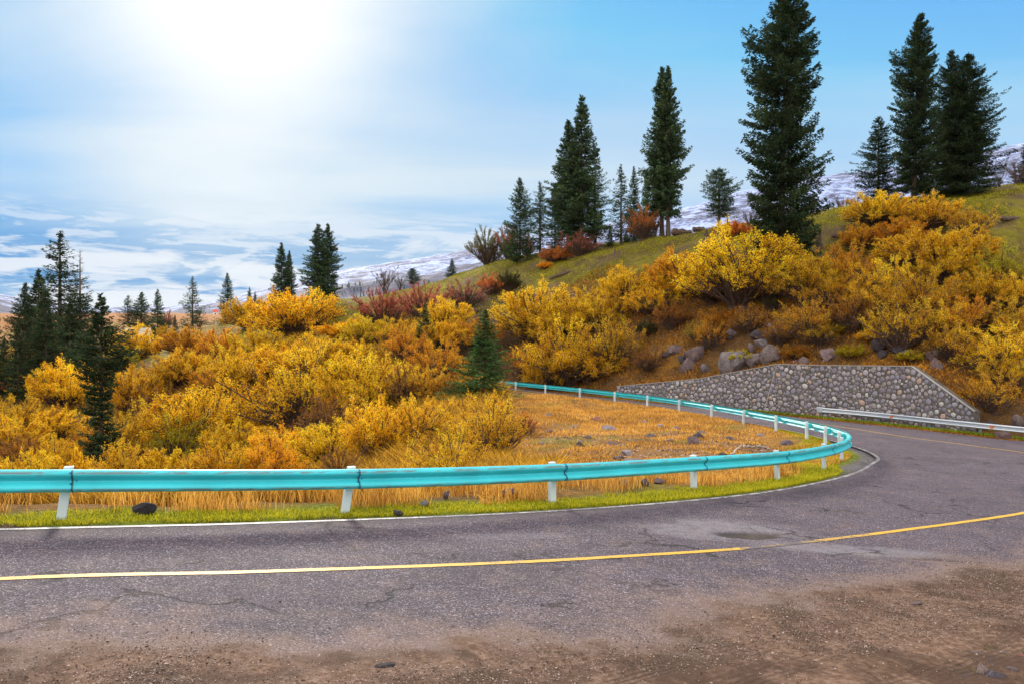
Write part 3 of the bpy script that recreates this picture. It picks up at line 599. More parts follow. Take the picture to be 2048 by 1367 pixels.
# ---------------------------------------------------------------- retaining wall
def build_wall():
    P = redense(np.array([*WALL[:1], *WALL[1:]]), 1)if False else None
    s = np.concatenate([[0], np.cumsum(np.hypot(*np.diff(WALL, axis=0).T))]); L = s[-1]; n = 90
    t = np.unique(np.concatenate([np.linspace(0, L, n), s])); x = np.interp(t, s, WALL[:, 0]); y = np.interp(t, s, WALL[:, 1]); top = np.interp(t, s, WTOP)
    T = np.gradient(np.column_stack([x, y]), axis=0); T /= np.linalg.norm(T, axis=1)[:, None]; N = np.column_stack([-T[:, 1], T[:, 0]])  # towards the road
    N = np.where(((N*np.array([-1, -1])).sum(1) > 0)[:, None], N, -N)
    base = plane_z(x, y)-.5; h = top-base; nz = 16; V = []
    for k in range(nz+1):
        f = k/nz; off = .34*(1-f)*h/4.2
        V.append(np.column_stack([x+N[:, 0]*off, y+N[:, 1]*off, base+h*f]))
    V.append(np.column_stack([x-N[:, 0]*.45, y-N[:, 1]*.45, top])); V.append(np.column_stack([x-N[:, 0]*.45, y-N[:, 1]*.45, base]))
    m = len(x); R = len(V); V = np.vstack(V); i = np.arange(R*m).reshape(R, m)
    Q = np.stack([i[:-1, :-1], i[:-1, 1:], i[1:, 1:], i[1:, :-1]], -1).reshape(-1, 4)
    e1 = [i[k, 0] for k in range(R)]; e2 = [i[k, -1] for k in range(R)][::-1]
    root = empty('retaining_wall', (float(x[m//2]), float(y[m//2]), float(base[m//2])))
    tag(root, 'grey rubble stone retaining wall with sloping right end, behind the galvanised guardrail', 'wall')
    o = mesh_np('stonework', V-np.array(root.location), [Q, np.array([e1]), np.array([e2])], M_WALL, root)
    # field stones standing proud of the mortar
    r_ = np.random.default_rng(5); pts = []
    cell = {}; tries = 0; R_ = .30
    while tries < 26000:
        tries += 1; tt = r_.uniform(.1, L-.1); Hh = np.interp(tt, t, top)-np.interp(tt, t, plane_z(x, y)); zz = r_.uniform(-.05, Hh-.10)
        if zz > Hh-.10 or zz < -.05: continue
        ci, cj = int(tt/.3), int((zz+1)/.3); q = r_.uniform(.85, 1.35)*(1 if tries < 7000 else .62 if tries < 16000 else .42); ok = True
        for di in (-1, 0, 1, -2, 2):
            for dj in (-1, 0, 1, -2, 2):
                for (a_, b_, q_) in cell.get((ci+di, cj+dj), ()):
                    if ((a_-tt)**2+((b_-zz)*.92)**2) < (R_*.455*(q+q_))**2: ok = False; break
                if not ok: break
            if not ok: break
        if ok: cell.setdefault((ci, cj), []).append((tt, zz, q)); pts.append((tt, zz, q))
    import bmesh as _b
    bm = _b.new(); _b.ops.create_icosphere(bm, subdivisions=2, radius=1.0); S = np.array([v.co[:] for v in bm.verts]); SF = np.array([[v.index for v in f.verts] for f in bm.faces]); bm.free()
    SV, SQ, SR = [], [], []
    pz = plane_z(x, y)
    for k_, (tt, zz, q) in enumerate(pts):
        cx_, cy_ = np.interp(tt, t, x), np.interp(tt, t, y); nx, ny = np.interp(tt, t, N[:, 0]), np.interp(tt, t, N[:, 1]); p0 = np.interp(tt, t, pz); Ht = np.interp(tt, t, top)-p0+.5
        f = (zz+.5)/Ht; off = .34*(1-f)*Ht/4.2; ang = r_.uniform(0, 3.14); ea = r_.uniform(.98, 1.18); G = S.copy()
        for _ in range(7):
            n_ = unit(r_.normal(size=3)*[1, 1, .15]); d_ = r_.uniform(.66, .88); sd_ = G@n_-d_; m_ = sd_ > 0; G[m_] -= np.outer(sd_[m_]*.9, n_)
        rad_ = R_*.5*q; u_ = G[:, 0]*ea*math.cos(ang)-G[:, 1]/ea*math.sin(ang); v_ = G[:, 0]*ea*math.sin(ang)+G[:, 1]/ea*math.cos(ang); w_ = np.clip(G[:, 2], -.62, .62)*.42
        tx, ty = -ny, nx
        SV.append(np.column_stack([cx_+nx*(off-.012)+tx*u_*rad_+nx*w_*rad_, cy_+ny*(off-.012)+ty*u_*rad_+ny*w_*rad_, p0+zz+v_*rad_])); SQ.append(SF+k_*len(S)); SR.append(np.full(len(SF), r_.uniform()))
    so = mesh_np('facing_stones', np.vstack(SV)-np.array(root.location), np.vstack(SQ), M_STONE, root, {'rnd': ('FACE', np.concatenate(SR))}, smooth=True); so['kind'] = 'stuff'
    # thin cement capping along the top and down the slope
    W0 = np.column_stack([x+N[:, 0]*.05, y+N[:, 1]*.05, top-.03]); W1 = W0+[0, 0, .06]; W2 = np.column_stack([x-N[:, 0]*.10, y-N[:, 1]*.10, top+.03]); W3 = W2-[0, 0, .06]
    V = np.vstack([W0, W1, W2, W3])-np.array(root.location); i = np.arange(4*m).reshape(4, m); j = np.roll(i, -1, 0)
    Q = np.stack([i[:, :-1], i[:, 1:], j[:, 1:], j[:, :-1]], -1).reshape(-1, 4)
    mesh_np('capping', V, [Q, np.array([i[:, 0], i[::-1, -1]])], M_CONC, root)
    # raised pointed joint between the two lengths of wall
    k = int(np.argmin(np.abs(t-s[3]))); bx = []
    for dx in (-.03, .03):
        for f in (0, 1):
            off = .34*(1-f)*h[k]/4.2+.012
            bx.append((x[k]+T[k, 0]*(dx+(1-f)*.9)+N[k, 0]*off, y[k]+T[k, 1]*(dx+(1-f)*.9)+N[k, 1]*off, base[k]+h[k]*f-.02*f))
    b2 = [(a-N[k, 0]*.05, b-N[k, 1]*.05, c) for a, b, c in bx]; V = np.array(bx+b2)-np.array(root.location)
    mesh_np('mortar_joint', V, np.array([[0, 1, 3, 2], [4, 6, 7, 5], [0, 4, 5, 1], [2, 3, 7, 6], [1, 5, 7, 3], [0, 2, 6, 4]]), M_CONC, root)
build_wall()

# ---------------------------------------------------------------- guardrails
PROF = [(.006,.156),(.030,.152),(.060,.139),(.078,.118),(.083,.097),(.078,.078),(.062,.058),(.036,.036),(.012,.016),(.004,0)]
PROF = PROF+[(a, -b) for a, b in PROF[-2::-1]]
EDGE = [0,0,.3,1,.2,0,0,0,0,0]; EDGE = EDGE+EDGE[-2::-1]
def beam_mesh(name, path, nrm, zc, mat, root, seam):
    n = len(path); pr = np.array(PROF); k = len(pr)
    full = np.vstack([pr, (pr-[.005, 0])[::-1]]); kk = len(full)
    V = path[:, None, :]+nrm[:, None, :]*full[None, :, 0:1]
    Z = zc[:, None]+full[None, :, 1]
    V = np.concatenate([V, Z[..., None]], -1).reshape(-1, 3)-np.array(root.location)
    i = np.arange(n*kk).reshape(n, kk); j = np.roll(i, -1, 1)
    Q = np.stack([i[:-1], i[1:], j[1:], j[:-1]], -1).reshape(-1, 4)
    ed = np.tile(np.concatenate([EDGE, EDGE[::-1]]), n)
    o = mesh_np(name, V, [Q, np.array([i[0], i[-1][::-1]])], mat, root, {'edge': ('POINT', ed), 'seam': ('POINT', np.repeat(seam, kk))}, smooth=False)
    return o
def box_np(c, ax, ay, az, hx, hy, hz):
    c = np.array(c); V = []
    for sx in (-1, 1):
        for sy in (-1, 1):
            for sz in (-1, 1): V.append(c+np.array(ax)*hx*sx+np.array(ay)*hy*sy+np.array(az)*hz*sz)
    Fc = [[0, 1, 3, 2], [4, 6, 7, 5], [0, 4, 5, 1], [2, 3, 7, 6], [0, 2, 6, 4], [1, 5, 7, 3]]
    return V, Fc
def bevel(o, w, seg=2):
    b = o.modifiers.new('bevel', 'BEVEL'); b.width = w; b.segments = seg; b.limit_method = 'ANGLE'
def build_rail(posts, tilt, pmat, bmat, label, ext, zb=.56, ptop=.732, bolts=12, ends=False, dens=10, ps=(.063, .05)):
    P = np.array(posts); D = catmull(P, dens); T = np.gradient(D, axis=0); T /= np.linalg.norm(T, axis=1)[:, None]
    N = np.column_stack([T[:, 1], -T[:, 0]])
    root = empty('guardrail', (float(P[0, 0]), float(P[0, 1]), gz(*P[0])))
    tag(root, label, 'guardrail'); R0 = np.array(root.location)
    gzs = np.array([gz(*p) for p in P]); gzs = np.maximum(gzs, plane_z(P[:, 0], P[:, 1])-.06)
    Zg = np.interp(np.arange(len(D))/dens, np.arange(len(P)), plane_z(P[:, 0], P[:, 1]))
    off = .20
    for a in range(len(P)-1):
        # each panel starts just past a post, lapping over the end of the one before
        ks = np.concatenate([[a*dens+.28, a*dens+.30, a*dens+.36], np.arange(a*dens+1, (a+1)*dens+.2, 1.0), [(a+1)*dens+.6]]); ks = np.minimum(ks, len(D)-1.001)
        ii = ks.astype(int); ff = (ks-ii)[:, None]; ix = lambda A_: A_[ii]*(1-ff)+A_[ii+1]*ff
        nrm = ix(N); path = ix(D)+nrm*off; zc = Zg[ii]*(1-ff[:, 0])+Zg[ii+1]*ff[:, 0]+zb
        path = path+nrm*(np.linspace(.004, -.010, len(path)))[:, None]
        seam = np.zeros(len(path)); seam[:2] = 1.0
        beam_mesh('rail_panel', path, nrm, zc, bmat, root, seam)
    for a, p in enumerate(P):
        k = min(a*dens, len(D)-1); t = np.array([T[k, 0], T[k, 1], 0]); n = np.array([N[k, 0], N[k, 1], 0]); z0 = plane_z(*p)-.35; z1 = plane_z(*p)+ptop
        tl = tilt.get(a, 0.0); up = np.array([t[0]*tl+n[0]*.0, t[1]*tl, 1.0]); mid = np.array([p[0], p[1], (z0+z1)/2])+np.array([t[0], t[1], 0])*tl*(-.05)
        up = up/np.linalg.norm(up)
        V, Fc = box_np(mid-R0, t, n, up, ps[0], ps[1], (z1-z0)/2)
        o = mesh_np('post', V, np.array(Fc), pmat, root, {'edge': ('POINT', np.zeros(8))}); bevel(o, .012)
        V, Fc = box_np(np.array([p[0]+n[0]*.125, p[1]+n[1]*.125, plane_z(*p)+zb])-R0, t, n, (0, 0, 1), .06, .075, .10)
        o = mesh_np('spacer_block', V, np.array(Fc), bmat, root, {'edge': ('POINT', np.zeros(8))}); bevel(o, .01)
        if a < bolts-2 and k+2 < len(D):
            for (dt, dz, rr_) in ((.10, .115, .016), (.10, .04, .014), (.10, -.04, .014), (.10, -.115, .016), (.17, 0, .02)):
                dep = np.interp(dz, [b for _, b in PROF][::-1], [a_ for a_, _ in PROF][::-1])
                c = np.array([p[0], p[1], 0])+n*(off+dep+.004)+t*dt
                c[2] = np.interp(k/dens, np.arange(len(P)), plane_z(P[:, 0], P[:, 1]))+zb+dz
                V, Fc = [], []
                for q in range(6): V.append(c-R0+(t*math.cos(q*math.pi/3)+np.array([0, 0, 1])*math.sin(q*math.pi/3))*rr_-n*.012)
                for q in range(6): V.append(c-R0+(t*math.cos(q*math.pi/3)+np.array([0, 0, 1])*math.sin(q*math.pi/3))*rr_*.8+n*.006)
                for q in range(6): Fc.append([q, (q+1) % 6, 6+(q+1) % 6]); Fc.append([q, 6+(q+1) % 6, 6+q])
                for q in range(1, 5): Fc.append([6, 6+q, 6+(q+1)])
                mesh_np('bolt', V, np.array(Fc), M_BOLT if not ends else M_STEEL, root)
    return root, D, N, T
POSTS = [(-13.9,8.2),(-10.0,9.75),(-6.22,11.45),(-2.61,13.06),(.74,15.2),(3.94,17.9),(6.5,20.25),(8.73,23.1),(10.35,25.9),(11.35,28.6),(11.85,31.2),(12.0,33.6),(11.9,37.2),(11.5,41.0),(10.9,45.1),(10.0,49.4),(8.75,53.4),(7.1,57.1),(5.0,60.9),(2.6,64.4),(.3,67.6),(-2.6,70.9),(-6.2,74.6)]
build_rail(POSTS, {2: .13, 3: .15, 4: 0, 5: -.04, 6: -.12, 7: -.1, 8: -.06, 13: -.2, 14: -.1, 15: -.06}, M_POST, M_TURQ, 'turquoise W-beam guardrail on white posts curving round the inside of the hairpin', 0)
RP = [(20.05,51.8),(22.0,49.5),(23.45,46.4),(24.8,43.7),(26.05,41.6),(27.7,38.9),(29.3,36.2),(30.8,33.5)]
RPx = [(18.9+.75, 52.9-.6)]+RP
root2, D2, N2, T2 = build_rail(RPx[0:1]+RP[1:], {}, M_STEEL, M_ZINC, 'bare galvanised guardrail in front of the stone retaining wall at the right', 0, zb=.52, ptop=.55, ends=True, bolts=0)
R0 = np.array(root2.location)
# boxed end of the galvanised rail and its reflectors
p = D2[0]; t = np.array([*T2[0], 0]); n = np.array([*N2[0], 0])
V, Fc = box_np(np.array([p[0]-t[0]*.02+n[0]*.22, p[1]-t[1]*.02+n[1]*.22, plane_z(*p)+.52])-R0, t, n, (0, 0, 1), .20, .07, .17)
o = mesh_np('end_cap', V, np.array(Fc), M_ZINC, root2); bevel(o, .03, 3)
for k in (13, 33, 54):
    p = D2[k]; t = np.array([*T2[k], 0]); n = np.array([*N2[k], 0]); zz = np.interp(k/10, np.arange(8), plane_z(*np.array(RPx[0:1]+RP[1:]).T))
    V, Fc = box_np(np.array([p[0]+n[0]*.25, p[1]+n[1]*.25, zz+.50])-R0, t, n, (0, 0, 1), .085, .035, .065)
    o = mesh_np('reflector', V, np.array(Fc), M_ORNG, root2); bevel(o, .015)

# ---------------------------------------------------------------- vegetation prototypes
def tubes(P, R, k=4):
    """P (n,m,3) polylines, R (n,m) radii -> verts, quads"""
    n, m, _ = P.shape; T = unit(np.gradient(P, axis=1)); ref = np.where(np.abs(T[..., 2:3]) > .9, np.array([1., 0, 0]), np.array([0, 0, 1.]))
    A = unit(np.cross(T, ref)); B = np.cross(T, A); th = np.arange(k)*2*math.pi/k
    V = P[:, :, None, :]+R[:, :, None, None]*(A[:, :, None, :]*np.cos(th)[None, None, :, None]+B[:, :, None, :]*np.sin(th)[None, None, :, None])
    i = np.arange(n*m*k).reshape(n, m, k); j = np.roll(i, -1, 2)
    return V.reshape(-1, 3), np.stack([i[:, :-1], j[:, :-1], j[:, 1:], i[:, 1:]], -1).reshape(-1, 4)
def cards(Cn, U, W):
    """diamond leaves: centre, half length vector, half width vector"""
    V = np.stack([Cn-U, Cn+W-U*.1, Cn+U, Cn-W-U*.1], 1).reshape(-1, 3)
    return V, np.arange(len(V)).reshape(-1, 4)
def ribbons(P, W):
    """thin flat twigs: P (n,m,3), W (n,m) half widths, random side"""
    n, m, _ = P.shape; T = unit(P[:, -1]-P[:, 0]); S = unit(np.cross(T, rng.normal(size=(n, 3))))
    V = np.stack([P-S[:, None]*W[..., None], P+S[:, None]*W[..., None]], 2); i = np.arange(n*m*2).reshape(n, m, 2)
    return V.reshape(-1, 3), np.stack([i[:, :-1, 0], i[:, :-1, 1], i[:, 1:, 1], i[:, 1:, 0]], -1).reshape(-1, 4)
PROTO = {}
def shrub_proto(key, stems=20, br=9, tw=9, lv=11, leaf=.034, spread=62, upr=.6, lowcut=.25, flat=1.0, bare=0.0, lobed=.22, twigw=.007, trunk=0.0):
    n = stems; ga = 2.39996*np.arange(n)+rng.normal(0, .25, n)
    ph = np.radians(spread)*np.sqrt((np.arange(n)+.5)/n)*rng.uniform(.85, 1.1, n)
    Rr = 1+rng.normal(0, lobed, n)*.5
    zc, zr = (.58+trunk*.6, .84-trunk*.6)
    end = np.column_stack([np.sin(ph)*np.cos(ga)*Rr*.90, np.sin(ph)*np.sin(ga)*Rr*.90, (zc+zr*np.cos(ph)*Rr)*flat])
    b0 = np.column_stack([rng.normal(0, .07, n), rng.normal(0, .07, n), np.full(n, -.12)])
    t = np.linspace(0, 1, 6)[None, :, None]
    mid = b0+(end-b0)*.45; mid[:, 2] += .16+trunk*.3; mid[:, :2] *= .75-.25*(trunk > 0)
    P = (1-t)**2*b0[:, None]+2*t*(1-t)*mid[:, None]+t*t*end[:, None]; P += rng.normal(0, .014, P.shape)*t
    R = np.linspace(.026, .007, 6)[None]*rng.uniform(.8, 1.25, (n, 1)); V1, Q1 = tubes(P, R, 5)
    # branches
    def along(P, cnt, lo, hi):
        k = rng.uniform(lo, hi, (len(P), cnt))*(P.shape[1]-1.001); i = k.astype(int); f = (k-i)[..., None]; a = np.arange(len(P))[:, None]
        return (P[a, i]*(1-f)+P[a, i+1]*f).reshape(-1, 3), np.repeat(unit(P[:, -1]-P[:, 0]), cnt, 0), (k/(P.shape[1]-1)).ravel()
    s, d0, kt = along(P, br, .28, 1.0); m = len(s)
    out = s*np.array([1, 1, .2]); d = unit(unit(d0)*.55+unit(out+1e-6)*.45+np.array([0, 0, upr*.55])+rng.normal(0, .42, (m, 3)))
    L = rng.uniform(.18, .32, m)*(1.25-.65*kt); tt = np.linspace(0, 1, 4)
    P2 = s[:, None]+d[:, None]*L[:, None, None]*tt[None, :, None]+np.array([0, 0, .10])[None, None]*(tt**2)[None, :, None]
    V2, Q2 = ribbons(P2, np.linspace(.0085, .004, 4)[None]*np.ones((m, 1)))
    s3, d3, kt3 = along(P2, tw, .15, 1.0); m3 = len(s3)
    o3 = s3*np.array([1, 1, .35]); d4 = unit(unit(d3)*.5+unit(o3+1e-6)*.35+np.array([0, 0, upr*.6])+rng.normal(0, .6, (m3, 3)))
    L3 = rng.uniform(.07, .18, m3); P3 = s3[:, None]+d4[:, None]*L3[:, None, None]*np.linspace(0, 1, 3)[None, :, None]
    V3, Q3 = ribbons(P3, np.array([[twigw, twigw*.8, twigw*.4]])*np.ones((m3, 1)))
    V = np.vstack([V1, V2, V3]); Q = np.vstack([Q1, Q2+len(V1), Q3+len(V1)+len(V2)])
    # leaves
    hgt = np.linalg.norm(s3*np.array([1, 1, .8/flat]), axis=1)
    hgt = hgt*.9+.30*(s3[:, 2]/flat-.75); keep3 = rng.uniform(size=m3) < np.clip((hgt-lowcut-.08)/.40, .04, 1)*(1-bare)
    idx = np.repeat(np.nonzero(keep3)[0], lv); f = rng.uniform(.1, 1.12, len(idx))
    c = s3[idx]+d4[idx]*(L3[idx]*f)[:, None]+rng.normal(0, .016, (len(idx), 3))
    u = unit(rng.normal(size=c.shape)+d4[idx]*.8); w = unit(np.cross(u, rng.normal(size=c.shape)))
    sz = leaf*rng.uniform(.6, 1.25, len(c)); VL, QL = cards(c, u*sz[:, None]*.62, w*sz[:, None]*.36)
    zone = np.repeat(rng.uniform(-.16, .16, n), br*tw)[idx]
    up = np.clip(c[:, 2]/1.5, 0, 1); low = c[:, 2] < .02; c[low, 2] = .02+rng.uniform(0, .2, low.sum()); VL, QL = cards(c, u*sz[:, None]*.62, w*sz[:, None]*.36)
    rnd = np.clip(rng.normal(.48, .17, len(c))+zone+.18*(up-.5), 0, 1)  # random per leaf and stem, with lighter tones towards the crown top
    ob = mesh_np('foliage', VL, QL, M_LEAF, None, {'rnd': ('FACE', rnd)}); os_ = mesh_np('stem', V, Q, M_TWIG)
    PROTO[key] = (ob.data, os_.data); zmax = float(np.percentile(VL[:, 2], 99.3)); rad = float(np.percentile(np.hypot(VL[:, 0], VL[:, 1]), 97))
    PROTO[key+'#'] = (zmax, rad)
    for o in (ob, os_): bpy.data.objects.remove(o)
shrub_proto('dense', 64, 8, 9, 18, .022, 112, lowcut=.28, lobed=.10)
shrub_proto('dense_wide', 64, 8, 9, 18, .022, 114, flat=.85, lobed=.22, lowcut=.25)
shrub_proto('dense_tall', 58, 8, 9, 18, .0225, 104, upr=.5, lobed=.2, lowcut=.2)
shrub_proto('mottled', 48, 9, 9, 15, .022, 106, lobed=.5, lowcut=.35)
shrub_proto('loose', 42, 8, 9, 12, .023, 102, lobed=.5, lowcut=.4, bare=.1)
shrub_proto('twiggy', 46, 9, 9, 7, .025, 102, lobed=.35, lowcut=.4, bare=.2)
shrub_proto('near', 46, 11, 9, 10, .022, 92, upr=.7, lobed=.4, lowcut=.40, bare=.12, twigw=.0045)
shrub_proto('bare', 15, 8, 7, 1, .026, 72, lobed=.4, lowcut=.6, bare=.75, twigw=.006, trunk=.3)
shrub_proto('small_tree', 26, 9, 8, 9, .034, 100, lobed=.4, lowcut=.5, bare=.1, trunk=.45)
shrub_proto('low', 36, 7, 8, 12, .043, 105, flat=.6, lobed=.4, lowcut=.05)

def spruce_proto(key, levels=58, per=8, rmax=.17, shape='column', base=.06, spray=.020, droop=.35, gap=.0, bare_top=0.0, dens=1.0, curve=0.0, trunk_r=.014, lean=0.0):
    zl = base+(1-base)*(np.arange(levels*per)+rng.uniform(-.6, .6, levels*per))/(levels*per); zl = np.clip(zl, base, .992)
    tn = int(levels*.62); tk = (zl-base)/(1-base)*tn; tk = np.round(tk)+(tk-np.round(tk))*.38; zl = np.clip(base+(1-base)*tk/tn, base, .992)
    n = len(zl); q = (zl-base)/(1-base)
    prof = {'column': np.minimum(1, ((1-q)*(3.0 if 'giant' in key else 1.75))**.85)*(.80+.2*np.minimum(1, q*6)),
            'cone': (1-q)**.85, 'broad': np.minimum(1, (1-q)*1.75)**.8*(.85+.15*np.minimum(1, q*5)),
            'waist': np.minimum(1, ((1-q)*3)**.8)*(.72+.28*np.cos(q*9.0)), 'oval': np.sin(np.clip((1-q)*.78+.04, 0, 1)*math.pi)**.7}[shape]
    lump0 = 1+.22*np.sin(zl*37+rng.uniform(0, 6))*np.sin(zl*91)+.18*vnoise(zl*14, zl*0+3, int(rng.integers(99)), 1, 3)
    az = rng.uniform(0, 2*math.pi, n); lump = lump0*(1+.34*vnoise(np.cos(az)*1.3+5, np.sin(az)*1.3+zl*22, int(rng.integers(99)), 1.5, 2)); asym = 1+.16*np.sin(az+zl*8)+.10*np.sin(2*az+zl*19)
    L = rmax*prof*lump*asym*rng.uniform(.78 if 'giant' in key else .62, 1.06, n)+.010
    if gap: L = L*np.where(rng.uniform(size=n) < gap, .35, 1)
    keep = zl < 1-bare_top*rng.uniform(.85, 1.0, n); zl, az, L, q = zl[keep], az[keep], L[keep], q[keep]; n = len(zl)
    cx = lambda z: lean*(z**1.4)+curve*np.sin(z*3.0)
    d = np.column_stack([np.cos(az), np.sin(az)]); m = 6; t = np.linspace(0, 1, m)
    pitch = droop*(1-q*1.5)+rng.normal(0, .10, n)
    bx = cx(zl)[:, None]+d[:, 0:1]*L[:, None]*t; by = d[:, 1:2]*L[:, None]*t
    bz = zl[:, None]-L[:, None]*(pitch[:, None]*t-.28*t**2.5)
    P = np.stack([bx, by, bz], -1); V1, Q1 = ribbons(P, np.linspace(.0016, .0007, m)[None]*np.ones((n, 1)))
    # trunk
    zt = np.linspace(-.02, 1, 14); TP = np.stack([cx(np.clip(zt, 0, 1)), 0*zt, zt], -1)[None]; TR = (trunk_r*(1-zt)**.8+.0012)[None]; TR[0, 0] *= 1.5; TR[0, 1] *= 1.1
    V0, Q0 = tubes(TP, TR, 7)
    if bare_top:
        kk = 46; zb = rng.uniform(1-bare_top, .985, kk); ab = rng.uniform(0, 6.28, kk); lb = rng.uniform(.01, .055, kk)*(1.15-zb)/.3+.006
        e = np.stack([cx(zb)[:, None]+np.cos(ab)[:, None]*lb[:, None]*np.array([0, .5, 1]), np.sin(ab)[:, None]*lb[:, None]*np.array([0, .5, 1]), zb[:, None]+lb[:, None]*np.array([0, .1, .45])], -1)
        Va, Qa = ribbons(e, np.array([[.0014, .001, .0006]])*np.ones((kk, 1))); V0, Q0 = np.vstack([V0, Va]), np.vstack([Q0, Qa+len(V0)])
    V0, Q0 = np.vstack([V0, V1]), np.vstack([Q0, Q1+len(V0)])
    # needle sprays
    cnt = np.maximum(5, (L/rmax*72*dens).astype(int)); idx = np.repeat(np.arange(n), cnt); f = rng.uniform(.08, 1.03, len(idx))**.75
    k = f*(m-1.001); k = np.clip(k, 0, m-1.001); i = k.astype(int); fr = (k-i)[:, None]; c = P[idx, i]*(1-fr)+P[idx, i+1]*fr
    tang = unit(P[idx, -1]-P[idx, 0]); side = unit(np.cross(tang, [0, 0, 1.])); sg = rng.choice([-1, 1], len(idx))[:, None]
    wdt = (.10+.30*(1-f))*L[idx]
    c = c+side*sg*(wdt*rng.uniform(0, 1, len(idx)))[:, None]+np.array([0, 0, 1])*(rng.uniform(-.55, .15, len(idx))/tn)[:, None]
    u = unit(tang*.75+side*sg*rng.uniform(.1, 1.0, (len(idx), 1))+np.array([0, 0, 1])*rng.uniform(-.75, .35, (len(idx), 1)))
    w = unit(np.cross(u, rng.normal(size=u.shape)*.8+np.array([0, 0, 1]))); sz = spray*rng.uniform(.5, 1.3, len(idx))
    VL, QL = cards(c, u*sz[:, None]*.46, w*sz[:, None]*.15)
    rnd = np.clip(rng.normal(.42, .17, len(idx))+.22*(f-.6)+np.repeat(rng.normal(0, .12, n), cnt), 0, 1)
    ob = mesh_np('crown', VL, QL, M_NEEDLE, None, {'rnd': ('FACE', rnd)}); ot = mesh_np('trunk', V0, Q0, M_BARK)
    PROTO[key] = (ob.data, ot.data); PROTO[key+'#'] = (1.0, float(np.percentile(np.abs(VL[:, 0]-cx(np.clip(VL[:, 2], 0, 1))), 98)))
    for o in (ob, ot): bpy.data.objects.remove(o)
spruce_proto('column', 64, 8, .135, 'column', .06, .021)
spruce_proto('column_open', 46, 7, .14, 'column', .10, .020, gap=.35, dens=.8)
spruce_proto('column_trunk', 60, 8, .12, 'column', .15, .021, curve=.01)
spruce_proto('waist', 60, 8, .15, 'waist', .02, .022)
spruce_proto('cone', 46, 8, .24, 'cone', .04, .027, droop=.30)
spruce_proto('cone_open', 34, 7, .25, 'cone', .10, .027, gap=.25, dens=.85)
spruce_proto('broad', 56, 8, .21, 'broad', .05, .024, gap=.1)
spruce_proto('round', 36, 8, .25, 'oval', .28, .030, trunk_r=.026)
spruce_proto('spire', 52, 8, .13, 'broad', .05, .021, bare_top=.40, gap=.2)
spruce_proto('giant', 84, 9, .135, 'column', .08, .0145, dens=2.2, lean=.045, trunk_r=.016, gap=.08)
spruce_proto('giant_broad', 78, 9, .20, 'broad', .02, .0165, dens=2.2, gap=.1)

def plant(kind, key, x, y, z, w, h, color, label, cat, group, rz=None, lean=(0, 0), parts=('foliage', 'stem'), barkcol=None):
    zm, rad = PROTO[key+'#']
    o = empty(kind, (x, y, z), rng.uniform(0, 6.28) if rz is None else rz, (w/2/rad, w/2/rad, h/zm))
    o.rotation_euler = (lean[0], lean[1], o.rotation_euler[2])
    tag(o, label, cat, group)
    for nm, me in zip(parts, PROTO[key]):
        p = bpy.data.objects.new(nm, me); C.objects.link(p); p.parent = o; p.color = (*color, 1)
    return o

TINT = {'Y': (1.08, .98, .8), 'YB': (1.18, 1.12, .9), 'O': (.98, .68, .7), 'G': (.98, .83, .7), 'B': (.58, .38, .9), 'OL': (.70, .82, .8),
        'R': (.76, .33, 3.4), 'P': (.60, .36, 4.5), 'RO': (.92, .44, 1.6), 'DG': (.10, .16, .9), 'PG': (.62, .70, 1.4), 'JG': (.26, .34, 1.8)}
